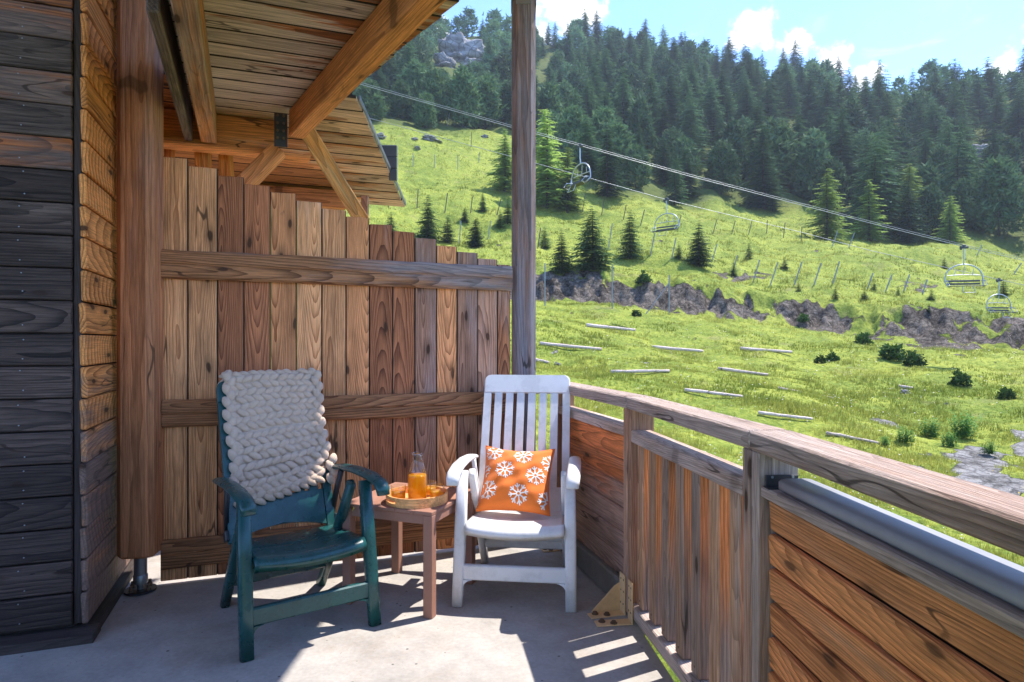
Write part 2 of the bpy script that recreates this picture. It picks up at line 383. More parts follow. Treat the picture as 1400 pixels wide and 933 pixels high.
_E = (CY - YT) / F * np.cos(_az)[:, None]            # tangent of elevation along the slant distance
AZG = np.linspace(-1.25, 1.25, 241); LRG = np.linspace(math.log(3), math.log(225), 560)
_t1 = np.array([np.interp(LRG, np.log(RS), row) for row in _E])
TAB = np.array([np.interp(AZG, _az, _t1[:, j]) for j in range(len(LRG))]).T
def blur(a, s, ax):
    k = np.exp(-0.5 * (np.arange(-3 * s, 3 * s + 1) / s) ** 2); k /= k.sum(); pad = [(0, 0), (0, 0)]; pad[ax] = (3 * s, 3 * s)
    a = np.pad(a, pad, mode='edge'); return np.apply_along_axis(lambda r: np.convolve(r, k, 'valid'), ax, a)
TAB = blur(TAB, 5, 0); TAB = blur(TAB, 2, 1)
_rng = np.random.RandomState(7); _perm = _rng.rand(64, 64)
def vnoise(x, y):
    xi = np.floor(x).astype(int); yi = np.floor(y).astype(int); fx = x - xi; fy = y - yi
    fx = fx * fx * (3 - 2 * fx); fy = fy * fy * (3 - 2 * fy)
    g = lambda a, b: _perm[a % 64, b % 64]
    return (g(xi, yi) * (1 - fx) + g(xi + 1, yi) * fx) * (1 - fy) + (g(xi, yi + 1) * (1 - fx) + g(xi + 1, yi + 1) * fx) * fy - 0.5
def fbm(x, y, o=4):
    s = 0; a = 1.0
    for i in range(o): s = s + a * vnoise(x * 2 ** i + 11.3 * i, y * 2 ** i + 5.7 * i); a *= 0.5
    return s
def height(X, Y):
    X = np.asarray(X, float); Y = np.asarray(Y, float)
    r = np.hypot(X, Y); az = np.arctan2(X, Y)
    wob = 1 + (0.022 * fbm(az * 14, r * 0 + 3.3, 4) + 0.012 * fbm(az * 60, r * 0 + 1.3, 2)) * np.exp(-((r - 47) / 9) ** 2)
    lr = np.log(np.clip(r * wob, 3.0, 225)); a = np.clip(az, -1.24, 1.24)
    fi = (a - AZG[0]) / (AZG[1] - AZG[0]); fj = (lr - LRG[0]) / (LRG[1] - LRG[0])
    i = np.clip(fi.astype(int), 0, len(AZG) - 2); j = np.clip(fj.astype(int), 0, len(LRG) - 2); fi = fi - i; fj = np.clip(fj - j, 0, 1)
    e = (TAB[i, j] * (1 - fi) + TAB[i + 1, j] * fi) * (1 - fj) + (TAB[i, j + 1] * (1 - fi) + TAB[i + 1, j + 1] * fi) * fj
    z = CAMH + e * np.minimum(r, 225)
    z = np.maximum(z, -3.2 - 0.0 * r)
    back = np.clip((np.abs(az) - 1.2) / 0.9, 0, 1); back = back * back * (3 - 2 * back)
    z = z * (1 - back) + back * (-3.2 - 0.10 * np.clip(r - 6, 0, 400))
    z = np.where(r > 225, z - (r - 225) * 0.22, z)
    far = np.clip((r - 8) / 60, 0, 1)
    z = z + fbm(X * 0.9, Y * 0.9, 3) * 0.16 * np.clip((r - 4) / 6, 0, 1) + fbm(X * 0.16 + 9, Y * 0.16, 4) * (0.25 + 1.5 * far) * np.clip((r - 6) / 12, 0, 1) * np.where((r > 35) & (r < 52), 0.5, 1.0)
    sc_ = np.exp(-((r * wob - 47.6) / 1.7) ** 2)
    z = z + sc_ * (fbm(az * 70, r * 0.9, 4) * 1.1)
    return z
def T(px, py, dmin=6.0):
    """point where the view ray through a pixel meets the hillside"""
    d = np.exp(np.linspace(math.log(dmin), math.log(260), 1500)); X = (px - CX) / F * d; z = CAMH + (CY - py) / F * d
    below = height(X, d) > z; k = int(np.argmax(below)) if below.any() else len(d) - 1
    dd = d[k]; return Vector(((px - CX) / F * dd, dd, float(height(np.array([(px - CX) / F * dd]), np.array([dd]))[0])))
def onground(x, y): return Vector((x, y, float(height(np.array([x]), np.array([y]))[0])))
# ================================================================== THE BALCONY
rnd = random.Random(5)
# ---- floor slab
outline = [(-7, -3), (0.80, -3), (0.775, 0.9), (0.695, 1.86), (0.62, 2.42), (0.585, 2.80), (0.615, 3.02), (0.37, 4.05), (-0.50, 6.4), (-1.3, 8.2), (-7, 6.0)]
n = len(outline); vs = [(x, y, 0) for x, y in outline] + [(x, y, -0.26) for x, y in outline]
fs = [tuple(range(n)), tuple(range(n, 2 * n))[::-1]] + [(i, n + i, n + (i + 1) % n, (i + 1) % n) for i in range(n)]
fl = mesh_obj('balcony_floor', vs, fs, M_conc); tag(fl, 'grey pitted concrete balcony floor', kind='structure')

# ---- charcoal front wall and orange side wall of the chalet
WC = Vector((-1.90, 2.79, 0))                     # corner where the two walls meet
PITCH = 0.1415
wl = thing('chalet_wall', 'dark charcoal board wall with nailed horizontal planks beside the balcony', 'wall', WC - U * 1.0)
for k in range(23):
    z0 = 0.062 + PITCH * k; e = rnd.uniform(-.003, .003)
    a = WC - U * 3.2; b = WC - U * 0.022
    m = M_darko if z0 > 2.02 and k % 2 == 0 or k in (18, 19) else M_dark
    bd = board('wall_board', a + UP * (z0 + .069) + V * e, b + UP * (z0 + .069) + V * e, PITCH - 0.006, 0.026, -V, m, wl, 0.005)
    bd.rotation_euler.rotate_axis('X', math.radians(2.0))
    for s in (-.042, .042):
        q = WC - U * (0.205 + rnd.uniform(-.012, .012)) + UP * (z0 + .069 + s + rnd.uniform(-.006, .006)) - V * 0.0152
        if z0 + s < 2.8:
            mesh_obj('nail', *lathe([(0.0, -.002), (0.003, -.002), (0.0026, .001), (0, .0016)], 8), M_steel, bd, matrix=frame(q, q + UP * .01, -V))
board('wall_backing', WC - U * 3.2 + UP * 1.6 + V * .06, WC - U * 0.02 + UP * 1.6 + V * .06, 3.3, 0.05, -V, M_plinth, wl)
board('plinth', WC - U * 3.2 + UP * .02 - V * .02, WC + U * 0.075 + UP * .02 - V * .02, 0.04, 0.13, -V, M_plinth, wl)
board('corner_strip', WC + UP * 0.06 - U * .005 + V * .02, WC + UP * 3.3 - U * .005 + V * .02, 0.03, 0.03, -V, M_plinth, wl)
ws = thing('side_wall', 'orange weathered plank wall behind the thick round-edged post', 'wall', WC + V * 0.6)
for k in range(24):
    z0 = 0.058 + PITCH * k; o = rnd.uniform(-.004, .006)
    bd = board('wall_board', WC - V * (.002 + rnd.uniform(0, .012)) + U * (.018 + o) + UP * (z0 + .069), WC + V * 3.6 + U * (.018 + o) + UP * (z0 + .069), PITCH - 0.007, 0.026, U, M_side, ws, 0.006)
    bd.rotation_euler.rotate_axis('X', math.radians(-2.0))
board('wall_backing', WC + UP * 1.7 - U * .03 + V * .04, WC + V * 3.6 + UP * 1.7 - U * .03, 3.5, 0.03, U, M_plinth, ws)
board('plinth', WC + UP * .02 + U * .02 + V * .05, WC + V * 3.6 + UP * .02 + U * .02, 0.038, 0.10, U, M_plinth, ws)

# ---- timber posts on steel feet
def octo(w, c): h = w / 2; return [(h, h - c), (h - c, h), (-h + c, h), (-h, h - c), (-h, -h + c), (-h + c, -h), (h - c, -h), (h, -h + c)]
def post(label, x, y, w, ch, z0, z1, mat, ang, foot_r):
    t = thing('timber_post', label, 'post', (x, y, 0), ang)
    pv, pf = [], []
    prof = octo(w, ch); zs = [z0, z0 + .012, z1]; sc_ = [0.90, 1.0, 1.0]
    for z, s in zip(zs, sc_): pv += [(z - (z0 + z1) / 2, a * s, b * s) for a, b in prof]
    m8 = len(prof)
    for i in range(2):
        for j in range(m8): k = (j + 1) % m8; pf.append((i * m8 + j, i * m8 + k, (i + 1) * m8 + k, (i + 1) * m8 + j))
    pf += [tuple(range(m8))[::-1], tuple(2 * m8 + j for j in range(m8))]
    o = mesh_obj('shaft', pv, pf, mat, t); o.rotation_euler = (0, -math.pi / 2, 0); o.location = (0, 0, (z0 + z1) / 2)
    mesh_obj('foot_tube', *join(lathe([(foot_r, .05), (foot_r, z0 + .02)], 20), lathe([(foot_r * 1.12, .045), (foot_r * 1.12, .085), (foot_r, .09)], 20), lathe([(foot_r * .55, .012), (foot_r * .55, .05)], 16)), M_steel, t, True)
    mesh_obj('foot_plate', *lathe([(0, .004), (.075, .004), (.075, .014), (0, .014)], 28), M_steeld, t)
    for k in range(4):
        a = math.pi / 4 + k * math.pi / 2 + .3
        mesh_obj('bolt', *lathe([(.013, .012), (.013, .026), (.009, .03), (.009, .044), (0, .045)], 8, (.055 * math.cos(a), .055 * math.sin(a), 0)), M_rust, t)
    return t
fp = G(189, 808)
post('thick reddish-brown timber post standing on a steel foot beside the side wall', fp.x + .012, fp.y, 0.180, 0.032, 0.195, 3.7, M_glulam, math.radians(8), 0.031)
post('slimmer grey weathered timber post at the end of the plank fence', 0.075, 4.14, 0.152, 0.032, 0.16, 3.495, M_post, math.radians(2), 0.028)
# steel cap on the grey post
cp = thing('post_cap', 'grey steel bracket on top of the grey weathered post', 'bracket', (0.075, 4.14, 3.495))
mesh_obj('cap_plate', *boxat((0, 0, .006), (.158, .158, .01)), M_steeld, cp)
for s_ in (-1, 1):
    mesh_obj('cap_flange', *boxat((0, s_ * .079, -.02), (.10, .005, .045)), M_steel, cp); mesh_obj('cap_flange', *boxat((s_ * .079, 0, -.02), (.005, .10, .045)), M_steel, cp)

# ---- stepped privacy fence
F0 = G(221, 800); 
def fx(px): return isect(F0, U, Vector((0, 0, 0)), Vector(((px - CX) / F, 1, 0)))
edges = [219.5, 257, 297.5, 333.5, 369.5, 405, 440, 473, 505, 536.5, 567, 596.5, 624.5, 652.5, 679.5, 697]
tops = [215.4, 228.5, 241, 253, 263.5, 275.5, 286.3, 296.6, 307, 316.5, 326, 336.3, 345, 354, 362]
kindsf = ['w', 'w', 'd', 'd', 'w', 'w', 'w', 'w', 'd', 'd', 'g', 'w', 'g', 'g', 'd']
fe = thing('plank_fence', 'stepped privacy fence of upright brown planks with three rails', 'fence', tuple(fx(460)))
for i in range(15):
    a, b = fx(edges[i]), fx(edges[i + 1]); c = (a + b) / 2; w = (b - a).length - 0.0008
    zt = CAMH + (CY - tops[i]) / F * c.y; off = V * rnd.uniform(0, .010)
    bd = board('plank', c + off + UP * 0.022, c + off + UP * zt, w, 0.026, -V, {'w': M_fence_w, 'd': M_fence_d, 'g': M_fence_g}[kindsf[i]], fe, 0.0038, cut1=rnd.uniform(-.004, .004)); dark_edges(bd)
A, B = fx(222), fx(697)
def frail(zc0, zc1, h, xl, xr):
    a, b = fx(xl), fx(xr); p0 = a - V * .030 + UP * zc0; p1 = b - V * .030 + UP * zc1; L = (p1 - p0).length
    # half-round milled rail: upper lip and lower lip with a check between
    prof = [(-h / 2, -.016), (h / 2, -.016), (h / 2, .010), (h * .40, .022), (h * .05, .026), (-h * .02, .018), (-h * .10, .024), (-h * .42, .020), (-h / 2, .008)]
    N = 24; vs, fs = [], []; m = len(prof)
    for i in range(N + 1):
        x = -L / 2 + L * i / N
        for j, (y, z) in enumerate(prof): vs.append((x, y + (rnd.uniform(-.0035, .0035)), z + (rnd.uniform(-.002, .002) if z > 0 else 0)))
    for i in range(N):
        for j in range(m): k = (j + 1) % m; fs.append((i * m + j, i * m + k, (i + 1) * m + k, (i + 1) * m + j)[::-1])
    fs += [tuple(range(m)), tuple(N * m + j for j in range(m))[::-1]]
    mesh_obj('rail', vs, fs, M_rail_f, fe, matrix=frame(p0, p1, -V))
frail(1.708, 1.695, 0.152, 222, 697); frail(0.915, 0.912, 0.140, 223, 695); frail(0.170, 0.172, 0.15, 222, 690)

# ---- railing sections
RT, RB = 1.038, 0.982
J = [Vector((0.265, 4.04, 0)), Vector((0.538, 3.00, 0)), Vector((0.695, 1.868, 0)), Vector((0.80, 0.0, 0)), Vector((0.86, -1.2, 0))]
def pp(j, d, n, along, out, z): return j + d * along + n * out + UP * z
def section(a, b, name, label):
    d = (b - a).normalized(); nrm = Vector((-d.y, d.x, 0)); nrm = nrm if nrm.x > 0 else -nrm; L = (b - a).length
    t = thing(name, label, 'railing', tuple((a + b) / 2)); return t, d, nrm, L
def toprail(t, a, d, n, L):
    m = board('handrail', pp(a, d, n, .002, .0625, (RT + RB) / 2), pp(a, d, n, L - .002, .0625, (RT + RB) / 2), 0.125, RT - RB, UP, M_railt, t, 0.006)
    return m
def rpost(t, a, d, n, along, zb=0.015, w=0.044, dep=0.115):
    board('post', pp(a, d, n, along, .006 + dep / 2, zb), pp(a, d, n, along, .006 + dep / 2, RB - .001), w, dep, n, M_railp, t, 0.004)
# section 1: planked, between grey post and the brackets
t1, d, nr, L = section(J[0], J[1], 'plank_railing', 'grey railing with weathered horizontal boards behind the white chair')
toprail(t1, J[0], d, nr, L); rpost(t1, J[0], d, nr, .03); rpost(t1, J[0], d, nr, L - .024)
a, b = .055, L - .048
board('cap_bar', pp(J[0], d, nr, a, .06, .868), pp(J[0], d, nr, b, .06, .868), .10, .048, UP, M_railt, t1, .005)
for k in range(6):
    zc = .838 - .062 - k * .119; o = .05 + rnd.uniform(-.004, .004)
    bd = board('board', pp(J[0], d, nr, a, o, zc), pp(J[0], d, nr, b, o, zc), .121, .024, -nr, M_pan1, t1, .006)
    bd.rotation_euler.rotate_axis('X', math.radians(4.0))
# concrete upstand under it
up_ = board('concrete_upstand', pp(J[0], d, nr, -.1, .055, .068), pp(J[0], d, nr, L - .05, .055, .068), .135, .09, -nr, M_conc2, None, .01)
tag(up_, 'stained concrete kerb under the weathered board railing', 'kerb')
# section 2: balusters
t2, d, nr, L = section(J[1], J[2], 'baluster_railing', 'grey railing with upright wooden balusters and a gap at the floor')
toprail(t2, J[1], d, nr, L); rpost(t2, J[1], d, nr, .024, .03); rpost(t2, J[1], d, nr, L - .026, -.12, .048)
board('upper_bar', pp(J[1], d, nr, .047, .055, .858), pp(J[1], d, nr, L - .05, .055, .858), .095, .056, UP, M_railt, t2, .005)
board('lower_bar', pp(J[1], d, nr, .047, .060, .052), pp(J[1], d, nr, L - .05, .060, .052), .105, .062, UP, M_railt, t2, .005)
for k in range(7):
    s = .115 + .1475 * k
    bl = board('baluster', pp(J[1], d, nr, s, .056, .086), pp(J[1], d, nr, s, .056, .829), .071, .058, -nr, M_bal, t2, .006)
    bl.data.materials.append(M_balf)
    for pg in bl.data.polygons:
        if pg.normal.z > .3: pg.material_index = 1
    q = pp(J[1], d, nr, s, .0265, .115)
    mesh_obj('screw', *lathe([(0, 0), (.0045, 0), (.004, .0015), (0, .002)], 8), M_rust, bl, matrix=frame(q, q + UP * .01, -nr))
# section 3: orange boards with grey metal cap
t3, d, nr, L = section(J[2], J[3], 'board_railing', 'long grey handrail over orange larch boards and a grey metal cap')
toprail(t3, J[2], d, nr, L); rpost(t3, J[2], d, nr, .026, -.12, .046, .12); rpost(t3, J[2], d, nr, L - .03, -.12)
a, b = .05, L - .05
bd = board('bar', pp(J[2], d, nr, a, .062, .8705), pp(J[2], d, nr, b, .062, .8705), .10, .030, UP, M_railp, t3, .004)
cv, cf = sweep([pp(J[2], d, nr, .125 + i * .2, 0.078, .9045) for i in range(int((L - .18) / .2) + 1)], .098, .036, UP, .22)
mesh_obj('metal_cap', cv, cf, M_capm, t3, True, matrix=Matrix.Identity(4))
clip = mesh_obj('clip', *join(boxat((0, 0, 0), (.095, .006, .032)), boxat((0, -.012, -.017), (.105, .03, .004))), M_steeld, t3, matrix=frame(pp(J[2], d, nr, .07, .015, .905), pp(J[2], d, nr, .07, .115, .905), UP))
for s in (-.03, .03): mesh_obj('rivet', *lathe([(0, .004), (.004, .004), (.003, .0015), (0, 0)], 8), M_steel, clip, matrix=frame(pp(J[2], d, nr, .072, .065 + s, .912), pp(J[2], d, nr, .072, .065 + s, .92), d))
zc = .855; hts = [.100, .098, .098, .098, .098, .098, .098, .098]
for k, h in enumerate(hts):
    o = .050 + rnd.uniform(-.003, .003)
    bd = board('board', pp(J[2], d, nr, a, o, zc - h / 2), pp(J[2], d, nr, b, o, zc - h / 2), h - .010, .026, -nr, M_pan3, t3, .006)
    bd.rotation_euler.rotate_axis('X', math.radians(3.5)); zc -= h
board('board_backing', pp(J[2], d, nr, a, .085, .43), pp(J[2], d, nr, b, .085, .43), .80, .018, -nr, M_plinth, t3)
# ---- the yellow corner brackets on the floor
def lbracket(label, along, base_j, d, nr, w, inward, gus):
    t = thing('corner_bracket', label, 'bracket', tuple(pp(base_j, d, nr, along, 0, 0)), 0, 'yellow zinc brackets at the foot of the railing posts')
    M = frame(pp(base_j, d, nr, along, 0, 0.0), pp(base_j, d, nr, along, -.1, 0.0), UP); M.translation = pp(base_j, d, nr, along, 0, 0.0)
    mesh_obj('floor_plate', *xf(boxat((inward / 2, 0, .004), (inward, w, .006), .002), M), M_brass, t).matrix_parent_inverse = t.matrix_basis.inverted()
    mesh_obj('wall_plate', *xf(boxat((.0, 0, .095), (.006, w, .19), .002), M), M_brass, t).matrix_parent_inverse = t.matrix_basis.inverted()
    if gus:
        pv, pf = prism([(.002, .004), (inward * .86, .004), (inward * .86, .016), (.030, .125), (.002, .14)], .005)
        R = Matrix(((1, 0, 0, 0), (0, 0, 1, (w / 2 - .003) * gus), (0, 1, 0, 0), (0, 0, 0, 1)))
        mesh_obj('gusset', *xf((pv, pf), M @ R), M_brass, t).matrix_parent_inverse = t.matrix_basis.inverted()
    for (u_, v_) in ((inward * .8, -w * .2), (inward * .5, w * .2)):
        mesh_obj('bolt', *xf(lathe([(.017, .007), (.017, .010), (.011, .010), (.011, .018), (0, .019)], 8, (u_, v_, 0)), M), M_rust, t).matrix_parent_inverse = t.matrix_basis.inverted()
    for zz in (.05, .11, .165):
        for s in (-.25, .25):
            mesh_obj('screw', *xf(boxat((.004, w * s + (.004 if zz > .1 else 0), zz), (.002, .006, .008), .001), M), M_rust, t).matrix_parent_inverse = t.matrix_basis.inverted()
d2 = (J[2] - J[1]).normalized(); n2 = Vector((-d2.y, d2.x, 0)); d1 = (J[1] - J[0]).normalized(); n1 = Vector((-d1.y, d1.x, 0))
lbracket('yellow zinc bracket with a triangular gusset bolted beside the white chair', -.04, J[1], d1, n1, .058, .17, -1)
lbracket('flat yellow zinc angle bracket bolted beside the first baluster', .062, J[1], d2, n2, .058, .165, 0)
lbracket('yellow zinc bracket behind the white chair at the grey post', .08, J[0], d1, n1, .055, .10, 0)

# ---- timber ceiling over the left half
HC = 2.70
BP = Vector(((345 - CX) / F * 3.98, 3.98, 0))                 # point of the cross beam
E0 = Vector((-0.216, 2.614, 0)); ED = (Vector((-0.890, 3.547, 0)) - E0).normalized()   # free edge of the ceiling
JL = Vector((-1.955, 3.85, 0)); JV = Vector((-0.388, 0.9217, 0)).normalized()
ceil = thing('plank_ceiling', 'weathered plank ceiling with orange streaks carried on heavy beams', 'ceiling', tuple(BP + UP * HC))
for k in range(17):
    dd = 0.02 - 0.148 * (k + .5); q = BP + V * dd
    l = isect(q, U, JL, JV); r = isect(q, U, E0, ED); r = r + U * rnd.uniform(-.012, .012)
    if (r - l).dot(U) < .1: continue
    c = U.dot(ED) * 0.148 / max(1e-3, V.dot(ED))
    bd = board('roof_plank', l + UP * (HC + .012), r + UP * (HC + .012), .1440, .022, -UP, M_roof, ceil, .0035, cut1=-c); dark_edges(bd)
    bd.rotation_euler.rotate_axis('X', math.radians(1.2 + rnd.uniform(-.9, .9)))
cb = [isect(BP + V * .02, U, JL, JV), isect(BP - V * 2.5, U, JL, JV), isect(BP - V * 2.5, U, E0, ED) - U * .04, isect(BP + V * .02, U, E0, ED) - U * .04]
mesh_obj('roof_felt', [q + UP * (HC + .034) for q in cb] + [q + UP * (HC + .049) for q in cb], [(0, 1, 2, 3)[::-1], (4, 5, 6, 7), (0, 1, 5, 4), (1, 2, 6, 5), (2, 3, 7, 6), (3, 0, 4, 7)], M_plinth, ceil, matrix=Matrix.Identity(4))
def beam(name, p0, p1, w, h, mat, parent): return board(name, p0, p1, w, h, UP, mat, parent, .006)
# big oblique beam
b0 = P(583, 0, 2.34); b1 = Vector((-1.075, 3.44, 0)); bd_ = (Vector((-1.064, 3.414, 0)) - Vector((-.344, 2.315, 0))).normalized(); bn = Vector((bd_.y, -bd_.x, 0))
q0 = Vector((-.344, 2.315, 0)) - bd_ * 1.6 + bn * .045; q1 = Vector((-1.064, 3.414, 0)) + bd_ * .52 + bn * .045
beam('oblique_beam', q0 + UP * 2.617, q1 + UP * 2.617, .092, .160, M_beam, ceil)
# joists along the ceiling
JV = Vector((-0.388, 0.9217, 0)).normalized()
for (x, y, w, zc, h, m, l) in ((-1.595, 3.277, .088, 2.60, .19, M_beamg, 2.4), (-1.955, 3.85, .045, 2.60, .19, M_dark, 1.66)):
    q = Vector((x, y, 0)); s = isect(q, JV, BP, U); e0 = s - JV * l; e1 = s - JV * .02
    beam('joist', e0 + UP * zc, e1 + UP * zc, w, h, m, ceil)
q = Vector((-2.20, 3.89, 0)); beam('joist', q - JV * .25 + UP * 3.10, q + JV * 1.5 + UP * 3.10, .10, .20, M_brace, ceil)
# cross beam with its light sole plate
cl_ = isect(Vector((-2.0, 3.85, 0)), V, BP, U) - U * .15; cr_ = BP + U * .145 + V * .03
beam('cross_beam', cl_ + UP * 2.598 + V * .05, cr_ + UP * 2.598 + V * .02, .09, .196, M_beam, ceil)
beam('sole_plate', cl_ + UP * 2.487 + V * .03, cr_ + U * .20 + UP * 2.487 + V * .03, .13, .022, M_beam, ceil)
# steel hanger on the oblique beam
hq = P(384, 178, 3.86)
hg = mesh_obj('beam_hanger', *join(boxat((0, 0, 0), (.075, .012, .20), .002)), M_steeld, ceil, matrix=frame(hq - U * .04, hq + U * .04, UP))
for i in range(4):
    for j in range(2):
        mesh_obj('hanger_bolt', *lathe([(0, .012), (.008, .012), (.008, 0)], 6), M_rust, hg, matrix=frame(hq + UP * (-.07 + i * .045) + U * (-.018 + j * .034) - V * .006, hq + UP * (-.03 + i * .045) + U * (-.018 + j * .034) - V * .006, -V))
# row of bolts on joist end
for i in range(5):
    q = P(291, 150 + i * 9, 3.80)
    mesh_obj('hanger_bolt', *lathe([(0, .010), (.006, .010), (.006, 0)], 6), M_steel, ceil, matrix=frame(q, q + UP * .02, U))
# knee braces
def brace(pa, pb, w, h, m, nm='knee_brace'): board(nm, pa, pb, w, h, (Vector((0, -1, .2))), m, ceil, .006)
brace(P(381, 205, 4.0), P(318, 268, 3.86), .10, .075, M_beam)
brace(P(408, 160, 3.98), P(494, 300, 4.55), .105, .10, M_brace)
brace(P(232, 195, 4.0), P(232, 260, 4.02), .05, .05, M_beam); 
brace(P(277, 200, 4.05), P(280, 262, 4.1), .085, .06, M_brace); brace(P(308, 206, 4.15), P(312, 262, 4.2), .075, .06, M_brace)

# ---- the lower neighbouring roof behind the fence
low = thing('lower_roof', 'lower plank roof of the neighbouring balcony sloping away behind the fence', 'roof', tuple(BP + V * .6 + UP * 2.6))
SL = .18; XE = -0.945
def lp(dd, x=None):                                                # point of the sloping underside at distance dd, at plan x
    q = BP + V * dd; s = (x - q.x) / U.x; q = q + U * s; return q + UP * (2.722 - SL * dd)
for k in range(11):
    dd = -.34 + .149 * k
    a, b = lp(dd + .07, -3.4), lp(dd + .07, XE + rnd.uniform(-.006, .006)); nrm = (U.cross((V - UP * SL).normalized()))
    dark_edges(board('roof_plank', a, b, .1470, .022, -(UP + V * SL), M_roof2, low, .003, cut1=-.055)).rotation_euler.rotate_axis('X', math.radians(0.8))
fa = [lp(-.33, -3.4), lp(-.33, XE - .03), lp(1.28, XE - .03), lp(1.28, -3.4)]
mesh_obj('roof_felt', [q + UP * .024 for q in fa] + [q + UP * .036 for q in fa], [(0, 1, 2, 3), (7, 6, 5, 4), (0, 4, 5, 1), (1, 5, 6, 2), (2, 6, 7, 3), (3, 7, 4, 0)], M_plinth, low, matrix=Matrix.Identity(4))
ea, eb = lp(-.30, XE), lp(1.30, XE); 
board('verge_strip', ea + UP * .02 + Vector((.006, 0, 0)), eb + UP * .02 + Vector((.006, 0, 0)), .012, .03, UP, M_steel, low, .002)
a, b = lp(1.02, -3.2), lp(1.02, -1.35); board('eave_beam', a - UP * .10, b - UP * .10, .09, .14, UP, M_beam, low, .005)
board('neighbour_post', P(499, 300, 4.85) - UP * 2.1, P(499, 268, 4.85), .05, .05, Vector((0, -1, 0)), M_railp, low)
board('eave_strut', P(445, 286, 5.2), P(474, 268, 5.2), .07, .05, Vector((0, -1, 0)), M_brace, low)
for k in range(3):
    xl = (513, 522, 532)[k]; board('cladding_board', P(xl, 206.5 + 16.2 * k, 4.92), P(543, 206.5 + 16.2 * k, 4.92), .0895, .03, Vector((0, -1, 0)), M_slate, low, .004)

# ---- upper balcony above (carried by the posts, out of the picture)
ub = thing('upper_balcony', 'timber balcony floor overhead carried on the posts', 'balcony', (-0.6, 1.5, 3.6))
for k in range(24):
    x1 = .890 - k * .15; c = Vector((x1 - .074, 0, 0)); yf = min(4.28 - .47 * c.x, 4.385)
    board('deck_plank', Vector((c.x - .05, -2.2, 3.69)), Vector((c.x + .004, yf, 3.69)), .149, .04, UP, M_beamg, ub, .003, cut1=-.07)
board('edge_joist', Vector((.06, 4.12, 3.59)), Vector((.42, 2.2, 3.59)), .10, .14, UP, M_beam, ub)
# ================================================================== THE HILLSIDE
nr_ = np.random.RandomState(11)
# ---- ground sheet (polar grid, fine in view)
azv = np.concatenate([np.linspace(-math.pi, -1.2, 26)[:-1], np.linspace(-1.2, -0.42, 50)[:-1], np.linspace(-0.42, 0.80, 520)[:-1], np.linspace(0.80, 1.3, 40)[:-1], np.linspace(1.3, math.pi, 28)[:-1]])
rv = np.concatenate([[0.01, 2.0], np.exp(np.linspace(math.log(3.2), math.log(43.5), 120))[:-1], np.linspace(43.5, 51.5, 64)[:-1], np.exp(np.linspace(math.log(51.5), math.log(232), 130)), np.array([245, 280, 340, 450, 700, 1200, 2500.])])
AZ, RR = np.meshgrid(azv, rv, indexing='ij'); GX = RR * np.sin(AZ); GY = RR * np.cos(AZ); GZ = height(GX, GY)
nA_, nR_ = AZ.shape
verts = np.stack([GX, GY, GZ], -1).reshape(-1, 3)
ii = np.arange(nA_)[:, None]; jj = np.arange(nR_ - 1)[None, :]; i2 = (ii + 1) % nA_
quads = np.stack([ii * nR_ + jj, ii * nR_ + jj + 1, i2 * nR_ + jj + 1, i2 * nR_ + jj], -1).reshape(-1, 4)
def npmesh(name, verts, faces, mats, smooth=False, attrs=None):
    me = bpy.data.meshes.new(name); nv, nf, k = len(verts), len(faces), faces.shape[1]
    me.vertices.add(nv); me.vertices.foreach_set('co', np.ascontiguousarray(verts, dtype=np.float32).ravel())
    me.loops.add(nf * k); me.loops.foreach_set('vertex_index', np.ascontiguousarray(faces, dtype=np.int32).ravel())
    me.polygons.add(nf); me.polygons.foreach_set('loop_start', np.arange(nf, dtype=np.int32) * k); me.polygons.foreach_set('loop_total', np.full(nf, k, dtype=np.int32))
    for m in mats: me.materials.append(m)
    if smooth: me.polygons.foreach_set('use_smooth', np.ones(nf, dtype=bool))
    for an, av in (attrs or {}).items():
        a = me.attributes.new(an, 'FLOAT', 'POINT'); a.data.foreach_set('value', np.ascontiguousarray(av, dtype=np.float32).ravel())
    me.update(calc_edges=True); return me
def rockmask(X, Y):
    """bare earth and rock: the cut bank, outcrops and worn patches"""
    r = np.hypot(X, Y); az = np.arctan2(X, Y)
    wob = 1 + (0.022 * fbm(az * 14, r * 0 + 3.3, 4) + 0.012 * fbm(az * 60, r * 0 + 1.3, 2)) * np.exp(-((r - 47) / 9) ** 2)
    rr = r * wob; edge = fbm(X * .5, Y * .5, 4)
    m = np.clip((rr - 45.2 + edge * 2.2) / 0.7, 0, 1) * np.clip((49.0 + edge * 2.6 - rr) / 0.7, 0, 1) * (az > -.15)
    px = CX + F * np.tan(np.clip(az, -1.2, 1.2))
    m = m * np.clip(.80 + fbm(X * .22, Y * .22, 3) * 1.9 + fbm(X * 1.3, Y * 1.3, 3) * 1.1, 0, 1)
    for (qx, rad, sx, sr) in ((1330, 16.5, 60, 3.0), (1380, 13.5, 35, 2.6), (1395, 20, 30, 3.2), (1215, 20, 28, 1.6), (1260, 15, 25, 1.4), (1290, 45, 60, 4), (1250, 61, 70, 4), (1060, 58, 40, 3), (1015, 56, 50, 2.0)):
        g = np.exp(-((px - qx) / sx) ** 2 - ((r - rad) / sr) ** 2)
        m = np.maximum(m, np.clip((g + fbm(X * 1.1, Y * 1.1, 4) * 1.1 - 0.5) * 2.5, 0, 0.85))
    return m
def forestmask(X, Y):
    r = np.hypot(X, Y); az = np.arctan2(X, Y); px = CX + F * np.tan(np.clip(az, -1.2, 1.2))
    edge = np.interp(px, [300, 560, 700, 760, 830, 900, 1000, 1100, 1200, 1300, 1400], [103, 106, 108, 103, 84, 90, 100, 104, 96, 100, 104])
    return np.clip((r - edge + fbm(X * .06, Y * .06, 3) * 9) / 6, 0, 1)
